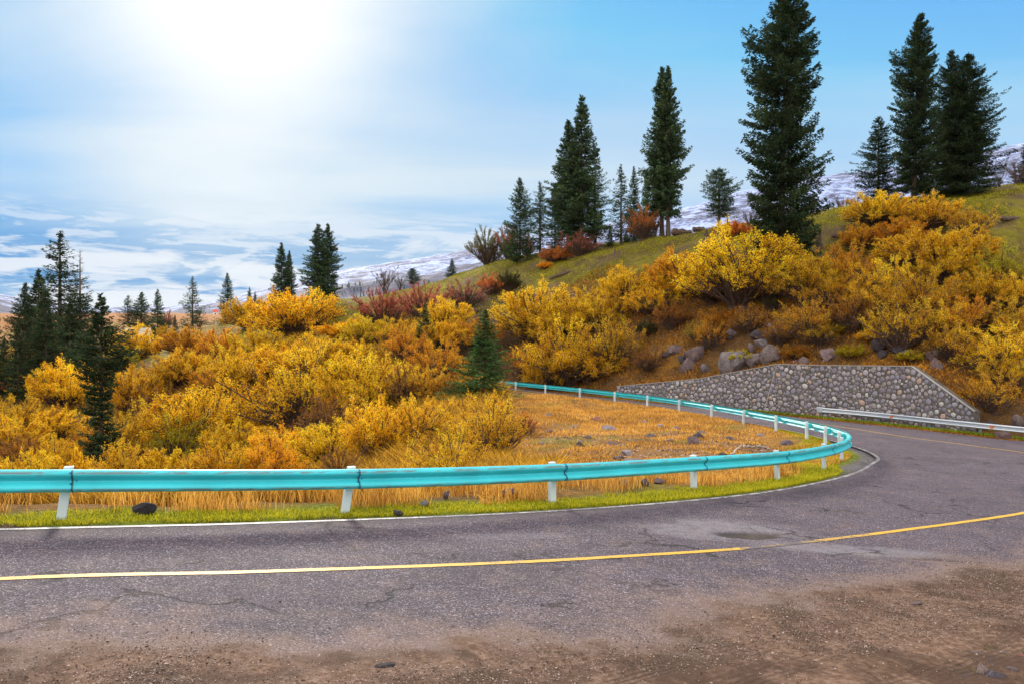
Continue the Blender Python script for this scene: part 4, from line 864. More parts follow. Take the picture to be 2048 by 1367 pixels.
# column in the picture, top row, width, range, tint, form, label
SH = [
 (115,684,62,112,'B','twiggy','brownish shrub against the dark spruces at the left, left of the bright yellow one'),
 (163,686,55,104,'Y','dense','yellow shrub between the left spruce clump and the dark spruce column'),
 (8,752,46,100,'R','loose','crimson shrub at the left edge beneath the dark spruces'),
 (58,752,60,88,'Y','mottled','small yellow shrub just below the left spruce clump'),
 (95,735,70,92,'B','twiggy','purple brown twiggy shrub below the left spruce clump'),
 (128,722,95,82,'YB','dense_tall','tall bright yellow shrub left of the dark spruce column'),
 (20,790,110,72,'G','mottled','golden brown shrub at the left edge, second below the crimson one'),
 (95,815,110,66,'Y','dense_wide','broad yellow shrub left of the foot of the dark spruce column'),
 (40,868,90,50,'B','loose','brown and gold shrub low at the left edge above the guardrail'),
 (112,872,70,46,'Y','dense','yellow shrub just above the guardrail at the left post'),
 (165,902,60,34,'G','low','low golden shrub above the guardrail left of the spruce foot'),
 (263,652,80,118,'YB','dense','bright yellow shrub in front of the white billboard'),
 (238,690,60,112,'OL','mottled','olive yellow shrub hugging the right side of the dark spruce column'),
 (330,650,32,168,'G','small_tree','small golden round tree standing alone in the pasture beside the billboard'),
 (350,705,90,96,'G','mottled','golden orange shrub just below the low painted wall'),
 (270,735,90,78,'Y','dense_tall','tall yellow shrub right of the dark spruce column, below the billboard shrub'),
 (318,772,80,66,'B','twiggy','dark brown twiggy shrub in the hollow right of the dark spruce column'),
 (232,828,100,54,'G','mottled','golden brown shrub right of the foot of the dark spruce column'),
 (380,658,90,124,'O','dense_wide','orange brown shrub at the pasture edge under the lone spruces'),
 (447,655,95,118,'O','mottled','reddish orange shrub below the second lone spruce of the pasture'),
 (505,598,95,140,'G','dense_wide','golden brown shrub on the skyline left of the big yellow dome'),
 (592,583,140,122,'YB','dense_wide','large bright yellow dome under the paired skyline spruces'),
 (648,592,55,128,'G','mottled','golden shrub at the right end of the big yellow dome'),
 (428,735,70,88,'O','mottled','orange shrub in the middle of the valley thicket at left'),
 (482,712,80,82,'YB','dense','rounded bright orange yellow shrub in the middle of the valley thicket'),
 (560,690,110,90,'G','dense_wide','wide golden shrub across the upper valley thicket'),
 (640,673,110,86,'Y','dense','yellow shrub at the upper edge of the thicket below the big dome'),
 (700,680,95,80,'Y','dense_wide','yellow shrub at the upper thicket edge left of the small dark spruce'),
 (375,700,85,106,'G','dense','golden shrub right of the low painted wall'),
 (412,768,165,55,'YB','dense','big rounded yellow shrub in the front of the thicket, right of the dark spruce column'),
 (360,830,100,50,'OL','mottled','olive gold shrub low left of the big rounded yellow one'),
 (600,702,190,64,'G','mottled','huge golden brown shrub in the centre of the valley thicket'),
 (545,770,110,58,'B','twiggy','dark twiggy shrub under the huge golden brown one'),
 (655,790,100,47,'B','twiggy','dark brown shadowed shrub between the two bright yellow front shrubs'),
 (728,700,130,52,'YB','dense_tall','tall bright yellow shrub rising above the front of the thicket'),
 (655,842,115,40,'Y','dense','yellow shrub behind the guardrail left of the second post'),
 (752,797,100,35,'YB','dense_tall','bright yellow shrub straight behind the second white post'),
 (838,795,110,36,'Y','mottled','yellow and brown shrub standing between second and third posts'),
 (808,727,105,54,'B','twiggy','purplish brown twiggy shrub above the front yellow shrubs'),
 (872,680,100,64,'O','mottled','orange brown shrub just left of the large green spruce'),
 (898,745,60,52,'O','loose','thin orange shrub at the foot of the large green spruce, left side'),
 (985,788,120,24,'Y','near','airy yellow shrub with bare stems, the nearest one behind the guardrail'),
 (900,850,120,27,'Y','near','leafy yellow shrub just behind the guardrail left of the airy one'),
 (1045,820,50,30,'RO','twiggy','small reddish twig bush at the edge of the dry grass bank'),
 (728,632,70,86,'YB','dense','bright yellow shrub below the crimson bushes, left of the small dark spruce'),
 (790,636,70,88,'G','mottled','golden shrub immediately left of the small dark spruce'),
 (893,597,76,92,'YB','dense','smooth yellow dome right of the small dark spruce'),
 (765,578,92,106,'R','loose','wide crimson bush, left of the pair on the slope'),
 (850,568,88,107,'R','loose','crimson bush on the slope directly above the small dark spruce'),
 (932,556,72,102,'P','twiggy','purplish half bare bush on the slope above the yellow dome'),
 (983,548,50,100,'RO','mottled','orange red bush beside the dark green one on the slope'),
 (1018,543,38,97,'DG','dense_tall','dark green bush with a reddish top on the mid slope'),
 (1080,568,140,70,'YB','dense','largest bright yellow dome, right of the big green spruce'),
 (1165,575,80,77,'G','mottled','golden shrub behind the largest yellow dome, right side'),
 (1140,640,150,63,'G','mottled','golden orange shrub above the far guardrail, right of the largest dome'),
 (1225,640,110,62,'G','loose','thin golden shrub above the left end of the stone wall'),
 (1062,690,80,66,'O','loose','orange shrub under the largest yellow dome beside the green spruce'),
 (1255,535,80,80,'Y','dense','yellow shrub on the upper slope left of the orange dome'),
 (1305,575,80,72,'YB','dense_wide','low yellow shrub beneath the orange dome'),
 (1235,580,60,76,'G','mottled','golden shrub left of the low yellow one under the orange dome'),
 (1360,500,94,76,'O','dense','orange rounded dome left of the large yellow shrub on the upper slope'),
 (1484,456,180,68,'YB','dense','large bright yellow shrub at the foot of the tallest spruce'),
 (1530,540,80,63,'B','twiggy','brown bare underbrush beneath the large yellow shrub'),
 (1318,578,70,66,'DG','twiggy','dark green and brown scrub above the middle of the stone wall'),
 (1390,570,26,67,'DG','dense_tall','small dark juniper below the orange dome'),
 (1545,590,34,60,'DG','mottled','dark juniper under the brown underbrush, above the boulders'),
 (1292,640,32,64,'DG','dense','small dark green juniper above the left part of the stone wall'),
 (1490,636,22,58.5,'OL','low','tiny green cushion bush growing on top of the boulders'),
 (1612,508,110,63,'Y','dense','yellow shrub right of the tallest spruce foot'),
 (1695,490,100,66,'O','mottled','orange brown shrub uphill of the mottled yellow ones'),
 (1620,600,90,58.5,'G','loose','sparse golden shrub hanging above the wall top'),
 (1722,448,62,72,'O','dense','orange shrub on the skyline left of the upper yellow ones'),
 (1770,515,100,60,'YB','mottled','bright yellow shrub in the middle of the right slope'),
 (1842,460,120,66,'Y','dense_wide','wide yellow shrub high on the right slope under the dark spruces'),
 (1925,455,95,68,'Y','dense','yellow shrub high on the slope, right of the wide one'),
 (1850,535,130,56,'G','mottled','golden mottled shrub in the thick of the right slope'),
 (1800,600,110,53.5,'Y','loose','open yellow shrub with dark gaps above the layered rocks'),
 (1930,590,100,52,'O','mottled','orange shrub on the right slope, below the olive one'),
 (1900,650,80,50,'G','loose','golden sprays above the sloping end of the stone wall'),
 (2002,495,100,60,'OL','mottled','olive yellow shrub at the right edge of the slope'),
 (2015,600,90,51,'Y','loose','yellow shrub at the right edge above the dark junipers'),
 (2000,650,120,44,'YB','mottled','big orange yellow shrub overhanging the right end of the wall'),
 (2075,620,110,43,'G','dense','golden shrub cut by the right edge above the galvanised rail'),
 (1980,745,90,42.5,'G','loose','lower golden sprays right of the sloping wall end'),
 (1672,648,36,55,'OL','low','yellow green bush sitting on the pink rock above the wall'),
 (1735,662,40,54,'YB','low','small yellow bush left of the layered rocks'),
 (1820,700,44,51.6,'OL','low','low green yellow plant along the wall top'),
 (1958,682,30,45.5,'DG','dense_tall','upright dark juniper beside the big orange yellow shrub'),
 (1975,615,60,49,'DG','mottled','dark juniper among the orange shrubs at the right'),
 (1755,388,100,78,'YB','dense_wide','yellow shrub on the skyline under the left dark spruce'),
 (1862,392,85,76,'Y','dense','yellow shrub on the skyline at the foot of the tall slim spruce'),
 (1940,415,70,74,'G','loose','thin golden shrub below the broad dark spruces'),
 (1690,384,60,88,'PG','bare','pale leafless rounded tree on the skyline right of the tallest spruce'),
 (770,531,44,122,'P','bare','bare brown bush on the skyline left of a small spruce'),
 (800,548,26,124,'R','bare','faint reddish bare bush just behind the bare brown one'),
 (975,457,60,124,'JG','mottled','thin green leafy tree at the left end of the skyline spruces'),
 (1015,452,44,116,'R','loose','reddish tree under the first large skyline spruce'),
 (1055,460,30,117,'R','twiggy','reddish sapling between the first skyline spruces'),
 (1112,494,48,101,'RO','dense_wide','salmon red low bush on the green slope'),
 (1090,524,26,98,'O','low','small orange bush left below the salmon red one'),
 (1160,462,62,101,'R','twiggy','leaning red leaved tree with bare limbs on the green slope'),
 (1288,412,54,104,'RO','loose','orange red rowan beside the twin trunk spruces'),
 (1310,425,34,102,'R','bare','leafless reddish sapling right of the rowan'),
 (1475,445,56,84,'RO','low','red brown low bush on the skyline left of the tallest spruce'),
 (1595,425,50,80,'R','bare','pinkish bare sapling right of the tallest spruce trunk'),
 (1500,415,40,90,'R','bare','pinkish bare sapling left of the tallest spruce'),
 (2034,318,44,80,'P','bare','dark bare little tree at the right skyline edge'),
 (1998,343,20,78,'R','bare','tiny reddish bush on the skyline right of the broad spruces'),
 (333,620,28,182,'P','twiggy','purple bush beside the smallest pasture spruce'),
 (398,632,24,184,'P','bare','small purplish bare tree at the foot of the first lone pasture spruce'),
 (352,668,14,160,'G','low','tiny golden bush right of the lone golden tree'),
 (318,905,90,30,'G','low','low golden shrub peeping over the guardrail right of the spruce foot'),
 (255,885,100,34,'Y','dense','yellow shrub touching the rail top between the first two posts at left'),
 (440,893,120,30,'G','dense_wide','golden shrub touching the rail top midway between the first two posts'),
 (535,885,110,32,'O','dense','orange yellow shrub behind the rail midway between the first posts, right one'),
 (60,905,110,28,'Y','dense_wide','low yellow shrub behind the rail at the far left'),
 (390,972,150,15.5,'Y','low','low yellow bush seen under the rail midway between the first posts'),
 (500,976,120,15.2,'Y','low','bright yellow bush seen under the rail left of the second post'),
 (770,965,110,17,'G','low','golden low bush under the rail right of the second post'),
 (605,972,120,15.8,'O','low','orange low bush under the rail just left of the second post'),
 (250,972,130,15.3,'O','low','orange low bush seen under the rail right of the first post'),
 (60,972,150,14.8,'G','low','low golden bush under the rail left of the first post'),
 (860,962,90,18,'O','low','orange low bush under the rail midway between the second and third posts'),
 (680,890,80,30,'B','twiggy','dark twig bush directly behind the second white post'),
 (15,720,50,118,'OL','dense','olive green shrub at the left edge among the spruces'),
 (900,905,120,22,'G','near','golden leafy bush right behind the rail left of the third post'),
 (455,690,100,98,'G','mottled','golden shrub between the reddish orange one and the centre of the thicket'),
 (520,655,90,116,'YB','dense','bright yellow shrub immediately left below the big dome'),
 (300,800,100,60,'Y','mottled','yellow shrub in the left middle of the thicket beside the dark twiggy one'),
 (480,840,110,46,'G','dense','golden shrub right below the big rounded yellow front one'),
 (560,855,90,42,'Y','dense_tall','yellow upright shrub above the rail, left of the dark shadowed one'),
 (700,760,90,48,'Y','mottled','yellow shrub at the left shoulder of the tall bright front shrub'),
 (840,730,90,60,'G','mottled','golden shrub uphill of the second to third post gap'),
 (815,655,80,84,'O','mottled','orange shrub below the small dark spruce'),
 (880,640,90,80,'Y','dense_wide','yellow shrub between the smooth dome and the large green spruce'),
 (945,640,80,76,'O','dense_wide','orange shrub hidden behind the large green spruce'),
 (690,640,80,96,'G','low','low golden shrub at the upper rim of the valley beneath the crimson bushes'),
 (1195,600,90,72,'YB','dense_wide','yellow wide shrub between the largest dome and the orange dome'),
 (1110,610,100,68,'Y','dense','yellow shrub filling the right shoulder of the largest dome'),
 (1180,690,110,62.5,'Y','dense_wide','yellow shrub right behind the far guardrail, left of the wall start'),
 (1105,700,90,64,'G','dense','golden shrub touching the far guardrail posts near its end'),
 (1340,545,80,72,'YB','dense_wide','yellow shrub tucked beneath the orange dome, right side'),
 (1430,520,100,67,'Y','dense','yellow lower left half of the large yellow shrub by the tallest spruce'),
 (1660,540,100,62,'G','mottled','golden shrub on the right slope left of the bright yellow centre one'),
 (1700,590,90,58,'B','loose','brown gold shrub in the shade over the banded rock'),
 (1740,560,90,60,'Y','mottled','yellow shrub above the layered rocks, left of the open one'),
 (1880,600,100,54,'YB','mottled','yellow shrub over the upper corner of the wall'),
 (1955,540,90,60,'G','dense','golden shrub below the olive yellow one at the right'),
 (2040,545,90,58,'Y','mottled','yellow shrub at the right edge beneath the olive yellow one'),
 (1800,440,80,72,'O','dense_wide','orange shrub below the skyline shrubs under the slim spruce'),
 (1895,490,90,66,'YB','dense','bright yellow shrub in the upper middle of the right slope'),
 (2010,700,90,42.5,'G','mottled','golden shrub hanging behind the galvanised rail at the right'),
 (1480,700,50,58,'OL','low','green gold cushion in front of the largest boulder'),
 (1560,640,60,61,'B','twiggy','brown twig bush at the rubble chute'),
 (1450,620,70,63,'B','low','rusty low brush on the bare slope below the large yellow shrub'),
 (1400,640,50,63,'OL','twiggy','thin green twig bush among the pink rocks'),
 (1345,600,70,64.5,'B','mottled','brown scrub left above the pink rock faces'),
 (1300,690,60,63,'B','twiggy','brown twigs at the foot of the bare slope near the left end of the wall'),
 (1425,640,60,62,'O','loose','thin rusty shrub between the dark scrub and the largest boulder'),
 (1590,690,50,57,'B','low','low brown brush right of the boulder group'),
 (1500,610,70,62,'O','twiggy','rusty twig bush uphill of the boulder group'),
 (1640,640,60,58,'G','loose','thin golden bush left of the banded rock'),
 (1705,690,50,54,'OL','low','olive low plants beside the small yellow bush above the wall'),
 (60,680,80,108,'G','mottled','golden shrub showing between the left spruces and the valley'),
 (20,830,100,60,'Y','dense','yellow shrub at the left edge, third below the crimson one'),
 (185,850,90,56,'O','mottled','orange shrub left of the spruce column foot'),
]
ASP = {'dense': .82, 'dense_wide': .62, 'dense_tall': 1.0, 'mottled': .85, 'loose': .85, 'twiggy': .8, 'near': 1.1, 'bare': 1.15, 'small_tree': 1.1, 'low': .5}
for (px, yt, wp, Z, ti, form, lab) in SH:
    # stand it at the range where its foot meets the slope
    hp = wp*ASP[form]; zz = Z*np.exp(np.linspace(-.16, .16, 41)); gy = 683.5+(CAMZ-ground_z(at(px, zz), zz))*F/zz
    Z = float(zz[np.argmin(np.abs(gy-(yt+hp))+np.abs(np.log(zz/Z))*40)])
    x = at(px, Z); g = gz(x, Z); top = CAMZ-(yt-683.5)/F*Z; w = wp/F*Z*1.42; hmin = w*ASP[form]*.68; h = max(top-g, hmin); g = top-h if top-g < hmin else g; g = max(g, top-h-.0)
    if h > w*1.15: w = min(h/1.15, w*1.5)
    n = rng.uniform(.95, 1.05, 3)*rng.uniform(.80, 1.08); col = tuple(np.array(TINT[ti])*n)
    nm, cat = ('small_tree', 'tree') if form in ('bare', 'small_tree') and wp > 25 else ('shrub', 'shrub')
    grp = 'autumn shrubs on the hillside' if px > 1000 else 'autumn shrubs in the valley thicket'
    if nm == 'small_tree': grp = 'small bare trees'
    if ti == 'DG': grp = 'dark junipers'; nm = 'juniper'; cat = 'juniper'
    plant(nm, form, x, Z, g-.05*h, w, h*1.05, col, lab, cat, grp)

# column of the foot, top row, width, range, form, label, top offset
SP = [
 (120,460,78,122,'column_open','tallest spruce of the dark clump at the left'),
 (77,537,50,132,'column','narrow spruce behind the left clump, second from the tallest towards the left'),
 (50,564,64,116,'broad','broad dark spruce left of the tallest in the left clump'),
 (92,578,72,100,'broad','dark spruce in front of the tallest in the left clump'),
 (160,497,64,118,'spire','spruce with a bare dead spire right of the tallest'),
 (36,642,58,98,'cone','shorter dark spruce low in the left clump'),
 (8,672,52,102,'cone','dark spruce at the left edge of the picture, in front'),
 (-12,598,50,118,'cone','spruce mostly cut off by the left edge'),
 (140,600,56,112,'broad','dark spruce filling the gap under the dead spire'),
 (202,585,74,57,'waist','dark spruce column standing in front of the yellow thicket at the left'),
 (256,589,32,152,'column_open','thin spruce of the pasture, left of the group of three'),
 (283,583,46,154,'broad','middle spruce of the group of three by the billboard'),
 (315,577,40,176,'cone','right spruce of the group of three by the billboard'),
 (350,628,16,172,'cone','smallest young spruce standing in the pasture'),
 (385,552,44,182,'cone_open','first lone pasture spruce with a pale bare trunk'),
 (455,545,46,180,'cone','second lone pasture spruce, left of the golden skyline shrub'),
 (499,573,22,190,'cone','small spruce on the skyline behind the golden shrub, left of a pair'),
 (510,582,18,192,'cone','smaller companion of the small skyline spruce behind the golden shrub'),
 (563,484,32,152,'column','left and taller spruce of the slender skyline pair'),
 (579,500,20,154,'column','right and thinner spruce of the slender skyline pair'),
 (636,447,46,143,'column','left half of the thick paired spruces on the skyline'),
 (656,446,40,145,'column','right half of the thick paired spruces on the skyline'),
 (850,605,50,78,'cone','small dark spruce among the yellow shrubs below the crimson bushes'),
 (970,617,122,55,'cone','large green spruce at the end of the far turquoise rail'),
 (826,536,26,128,'round','small rounded spruce on the skyline beside the bare brown bush'),
 (904,516,26,128,'cone','small spruce on the skyline right of the rounded one'),
 (1040,354,58,112,'broad','first large spruce at the left end of the ridge group'),
 (1080,361,38,110,'column_open','thin spruce with a long bare trunk in the ridge group'),
 (1136,239,64,107,'column_trunk','left tall spruce of the dense ridge group'),
 (1163,190,68,105,'column','tallest spruce of the dense ridge group'),
 (1190,292,44,108,'column_open','right spruce of the dense ridge group'),
 (1110,372,44,115,'broad','low spruce behind the dense ridge group, left side'),
 (1242,327,56,103,'cone_open','slender spruce with a curved trunk right of the dense ridge group'),
 (1268,331,44,106,'cone','dark spruce behind the rowan'),
 (1292,340,36,108,'cone','lighter green young spruce against the twin trunk spruces'),
 (1324,133,62,101,'column_trunk','left spruce of the tall twin trunk pair'),
 (1337,130,58,100,'column_trunk','right spruce of the tall twin trunk pair'),
 (1438,338,60,98,'round','small round headed spruce with a pale trunk standing alone on the ridge'),
 (1220,450,18,104,'cone','tiny spruce seedling left of the slender curved spruce'),
 (1252,462,16,105,'cone','tiny spruce seedling below the slender curved spruce'),
 (1560,-70,150,68,'giant','tallest spruce of the picture, leaning and cut by the top edge'),
 (1586,470,36,66,'cone','little green spruce at the foot of the tallest spruce'),
 (1757,232,76,82,'broad','shorter spruce left of the tall slim one at the right'),
 (1828,25,92,76,'giant','tall slim dark spruce at the right'),
 (1905,98,96,78,'giant_broad','left top of the broad dark double spruce at the right'),
 (1935,106,124,77,'giant_broad','right half of the broad dark double spruce at the right'),
 (2056,270,50,80,'cone','spruce whose branch tips just enter at the right edge'),
]
for (px, yt, wp, Z, form, lab) in SP:
    x = at(px, Z); g = gz(x, Z); top = CAMZ-(yt-683.5)/F*Z; h = top-g
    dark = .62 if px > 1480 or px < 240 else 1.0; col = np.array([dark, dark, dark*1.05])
    if '1292' in str(px): col = np.array([1.1, 1.5, .9])
    if px == 970: col = np.array([1.15, 1.35, .95])
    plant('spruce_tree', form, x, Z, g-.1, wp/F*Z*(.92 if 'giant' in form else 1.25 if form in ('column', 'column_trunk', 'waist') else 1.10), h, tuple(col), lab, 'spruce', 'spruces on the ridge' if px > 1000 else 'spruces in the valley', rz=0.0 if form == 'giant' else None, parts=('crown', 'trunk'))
HAZE = 1.1e-5

# ---------------------------------------------------------------- finding the ground under a picture point
def hit(px, py, z0=8.0, z1=190.0):
    zz = np.exp(np.linspace(math.log(z0), math.log(z1), 500)); g = ground_z(at(px, zz), zz); gy = 683.5+(CAMZ-g)*F/zz
    k = np.nonzero((gy[:-1] >= py) & (gy[1:] < py))[0]
    i = int(k[0]) if len(k) else int(np.argmin(np.abs(gy-py)))
    return at(px, zz[i]), float(zz[i]), float(g[i])

# ---------------------------------------------------------------- snow covered mountains
def build_mountains():
    K = [(-900, 560), (-300, 575), (0, 588), (70, 603), (140, 612), (230, 616), (330, 612), (400, 606), (460, 596), (530, 576), (600, 556), (700, 536), (800, 521), (900, 506), (960, 494), (1050, 478), (1150, 462), (1250, 443), (1350, 420), (1420, 402), (1480, 383), (1560, 366), (1660, 350), (1760, 338), (1850, 326), (1930, 312), (2000, 296), (2048, 286), (2200, 270), (2600, 262), (3200, 300)]
    U = np.linspace(-1.15, 1.3, 560); Z = np.exp(np.linspace(math.log(1250), math.log(7200), 230)); UU, ZZ = np.meshgrid(U, Z, indexing='ij')
    yr = np.interp(UU*F+1024, [a for a, b in K], [b for a, b in K]); Zr = 4300+500*np.sin(UU*3.0)
    zr = CAMZ+(683.5-yr)/F*Zr; z0 = -25+0*ZZ
    t = (ZZ-1250)/(Zr-1250); up = np.clip(t, 0, 1); f = up**1.15
    X = UU*ZZ; n = vnoise(X, ZZ, 101, 1/520., 6); r = 1-np.abs(vnoise(X+ZZ*.3, ZZ, 111, 1/700., 5)); h = z0+(zr-z0)*f
    h += (n*.16+(r-.75)*.30)*(zr-z0+60)*np.sin(np.clip(t, 0, 1)*math.pi)**1.2*.55
    h += vnoise(X, ZZ, 121, 1/90., 4)*7*up
    back = np.clip(t-1, 0, 3); h = h-back*back*260-back*140
    V = np.column_stack([X.ravel(), ZZ.ravel(), h.ravel()]); a, b = ZZ.shape; i = np.arange(a*b).reshape(a, b)
    Q = np.stack([i[:-1, :-1], i[1:, :-1], i[1:, 1:], i[:-1, 1:]], -1).reshape(-1, 4)
    bare = np.clip((1-up)*1.3-.25, 0, 1)*(1-smooth(.0, .25, UU))+.15*(1-up)
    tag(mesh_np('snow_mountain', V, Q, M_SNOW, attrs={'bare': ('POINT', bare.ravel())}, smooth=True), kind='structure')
    return U, Z, h
MU, MZ, MH = build_mountains()
def mz(x, y):
    i = np.clip(np.searchsorted(MU, x/y)-1, 0, len(MU)-2); j = np.clip(np.searchsorted(MZ, y)-1, 0, len(MZ)-2); return MH[i, j]
def far_forest():
    """distant conifer wood along the foot of the mountains"""
    V, Q, R = [], [], []; m = 2600
    px = np.concatenate([rng.uniform(395, 640, 1500), rng.uniform(640, 1010, 700), rng.uniform(180, 400, 400)])
    y = rng.uniform(1350, 2300, m); y[1500:2200] = rng.uniform(1500, 2600, 700); y[2200:] = rng.uniform(1300, 1500, 400)
    x = (px-1024)/F*y; den = vnoise(x, y, 131, 1/160., 3); k = den > -.15; x, y = x[k], y[k]
    z = np.array([mz(a, b) for a, b in zip(x, y)]); n = len(x); h = rng.uniform(9, 20, n); r = h*rng.uniform(.13, .2, n); a = np.arange(6)*math.pi/3
    for lv, (zb, zt, rs) in enumerate(((.05, .55, 1), (.35, .80, .75), (.62, 1.0, .5))):
        base = np.stack([x[:, None]+np.cos(a)*r[:, None]*rs, y[:, None]+np.sin(a)*r[:, None]*rs, np.repeat((z+h*zb)[:, None], 6, 1)], -1)
        tip = np.stack([x, y, z+h*zt], -1)[:, None]; P = np.concatenate([base, tip], 1); b0 = np.arange(n)[:, None]*7+sum(len(v) for v in V)
        for q in range(6): Q.append(np.concatenate([b0+q, b0+(q+1) % 6, b0+6], 1))
        V.append(P.reshape(-1, 3))
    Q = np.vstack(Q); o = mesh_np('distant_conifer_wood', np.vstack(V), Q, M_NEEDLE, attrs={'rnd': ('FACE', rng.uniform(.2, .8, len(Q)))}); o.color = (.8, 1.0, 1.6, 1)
    tag(o, 'far off dark conifer wood along the foot of the snowy mountain', 'forest', kind='stuff')
far_forest()

# ---------------------------------------------------------------- grass, litter and undergrowth
def mat_two(name, lo, hi, tr=.4): return mat_leaf(name, lo, hi, tr, dark=.55)
M_VERGE = mat_two('verge_grass', (.22, .23, .010), (.58, .50, .03)); M_DRY = mat_two('dry_grass', (.34, .14, .025), (.82, .46, .10))
M_TURF = mat_two('hill_turf', (.15, .14, .012), (.42, .38, .025)); M_LITTER = mat_two('leaf_litter', (.20, .085, .02), (.60, .27, .035)); M_UNDER = mat_two('undergrowth', (.22, .11, .025), (.72, .40, .04))
def blades(name, x, y, h, w, mat, label, cat, lean=.35, z=None, color=(1, 1, 1)):
    z = ground_z(x, y) if z is None else z; n = len(x); a = rng.uniform(0, 6.28, n); c = np.column_stack([np.cos(a), np.sin(a), 0*a])
    l = rng.normal(0, lean, (n, 2))*h[:, None]; B = np.column_stack([x, y, z-.015]); wv = c*w[:, None]*.5
    M1 = B+np.column_stack([l*.35, h*.55]); T = B+np.column_stack([l, h])
    V = np.stack([B-wv, B+wv, M1+wv*.8, M1-wv*.8, T], 1).reshape(-1, 3); i = np.arange(n)*5
    Q = np.stack([i, i+1, i+2, i+3], 1); Tq = np.stack([i+3, i+2, i+4], 1); r = np.clip(rng.normal(.5, .22, n)+vnoise(x, y, 7, .8, 3)*.25, 0, 1)
    o = mesh_np(name, V, [Q, Tq], mat, attrs={'rnd': ('FACE', np.concatenate([r, r]))}); o.color = (*color, 1)
    return tag(o, label, cat, kind='stuff')
def along_inner(n, lo, hi, i0, i1):
    k = rng.uniform(i0, i1, n); i = k.astype(int); f = (k-i)[:, None]; P = INNER[i]*(1-f)+INNER[i+1]*f; T = INNER[i+1]-INNER[i]; T = T/np.linalg.norm(T, axis=1)[:, None]
    d = rng.uniform(lo, hi, n)[:, None]; return P[:, 0]-T[:, 1]*d[:, 0], P[:, 1]+T[:, 0]*d[:, 0]
def seglen_idx(n, i0, i1):
    L = np.concatenate([[0], np.cumsum(np.linalg.norm(np.diff(INNER[i0:i1+1], axis=0), axis=1))]); return i0+np.interp(rng.uniform(0, L[-1], n), L, np.arange(len(L)))
def strip(n, lo, hi, i0, i1, pw=1.0):
    k = np.minimum(seglen_idx(n, i0, i1), len(INNER)-1.001); i = k.astype(int); f = (k-i)[:, None]; P = INNER[i]*(1-f)+INNER[i+1]*f; T = INNER[i+1]-INNER[i]; T = T/np.linalg.norm(T, axis=1)[:, None]
    d = lo+(hi-lo)*rng.uniform(0, 1, n)**pw; return P[:, 0]-T[:, 1]*d, P[:, 1]+T[:, 0]*d
# inner edge: index 8*k is the k-th control pair; 10 is near the left frame edge
x, y = strip(150000, .13, 2.6, 12, 14*8, 1.5); e = vnoise(x, y, 15, 2.2, 3); d, _ = seg_dist(x, y, INNER)
apex = smooth(22, 25, y)*(1-smooth(31, 34, y)); k = (d > .14+.10*e+apex*.60) & (d < .95+.35*e+apex*1.7); x, y = x[k], y[k]
blades('verge_grass', x, y, rng.uniform(.03, .085, len(x)), rng.uniform(.006, .013, len(x)), M_VERGE, 'short green yellow grass strip along the inner road edge', 'grass', .5)
x, y = strip(34000, .8, 3.4, 10, 9*8, 1.3); k = vnoise(x, y, 16, .9, 3)+rng.normal(0, .12, len(x)) > np.where(x < 0, -.10, .06)+.30*smooth(1, 4, x); x, y = x[k], y[k]
blades('dry_tall_grass', x, y, rng.uniform(.12, .50, len(x)), rng.uniform(.006, .013, len(x)), M_DRY, 'tall dry straw coloured grass behind the near guardrail', 'grass', .28)
N = 260000; px = rng.uniform(960, 1720, N); u = rng.uniform(0, 1, N); zz = 14+50*u**1.25; x = at(px, zz); y = zz
ins = inside(x, y, np.vstack([INNER[24:23*8:3], [(-6, 60), (-6, 14)]])); d, _ = seg_dist(x, y, INNER); nn = vnoise(x, y, 17, .45, 4)
k = ins & (d > .7) & (nn+rng.normal(0, .16, N) > .10+.05*(y < 22)-.55*smooth(30, 46, y)); x, y = x[k], y[k]
blades('dry_bank_grass', x, y, rng.uniform(.03, .13, len(x))*(1+.6*(y > 38)), rng.uniform(.010, .024, len(x)), M_DRY, 'dry orange gold grass covering the bank inside the hairpin', 'grass', .5)
N = 200000; px = rng.uniform(560, 2100, N); zz = rng.uniform(66, 130, N); x = at(px, zz); y = zz; g, sd = ground_z(x, y, True); dw, _ = seg_dist(x, y, np.vstack([[(31, 33), (27, 41)], WALL, [(3, 70), (-3, 78)]]))
k = (sd > 3) & (dw > 14) & (vnoise(x, y, 18, .35, 4) > -.2); x, y = x[k], y[k]
blades('hill_turf', x, y, rng.uniform(.05, .17, len(x)), rng.uniform(.04, .10, len(x)), M_TURF, 'short olive green turf on the hill below the spruces', 'grass', .7)
N = 210000; px = rng.uniform(1000, 2120, N); zz = rng.uniform(42, 92, N); x = at(px, zz); y = zz; g, sd = ground_z(x, y, True); dw, _ = seg_dist(x, y, np.vstack([[(31, 33), (27, 41)], WALL, [(3, 70), (-3, 78)]]))
out = ~inside(x, y, np.vstack([INNER[::4], [(-30, 60), (-40, 10)]])); k = out & (sd > 1.6) & (dw < 17+4*vnoise(x, y, 2, .2, 2)) & (vnoise(x, y, 19, .5, 4) > -.25); x, y = x[k], y[k]
blades('slope_litter', x, y, rng.uniform(.04, .26, len(x))*rng.uniform(.4, 1, len(x))*(1+1.1*(rng.uniform(size=len(x)) < .25)), rng.uniform(.03, .09, len(x)), M_LITTER, 'rust coloured leaf litter and dead plants on the slope above the stone wall', 'leaf litter', .9)
N = 330000; px = rng.uniform(-120, 1120, N); zz = np.exp(rng.uniform(math.log(13.5), math.log(110), N)); x = at(px, zz); y = zz; g, sd = ground_z(x, y, True)
k = inside(x, y, np.vstack([INNER[::4], [(-8, 100), (-60, 120), (-90, 90), (-45, 10)]])) & (sd > 2.2) & (vnoise(x, y, 20, .30, 3) > -.3) & ~((px > 1010) & (y > 22)); x, y = x[k], y[k]
sc = np.clip(y/30, .6, 1.8)
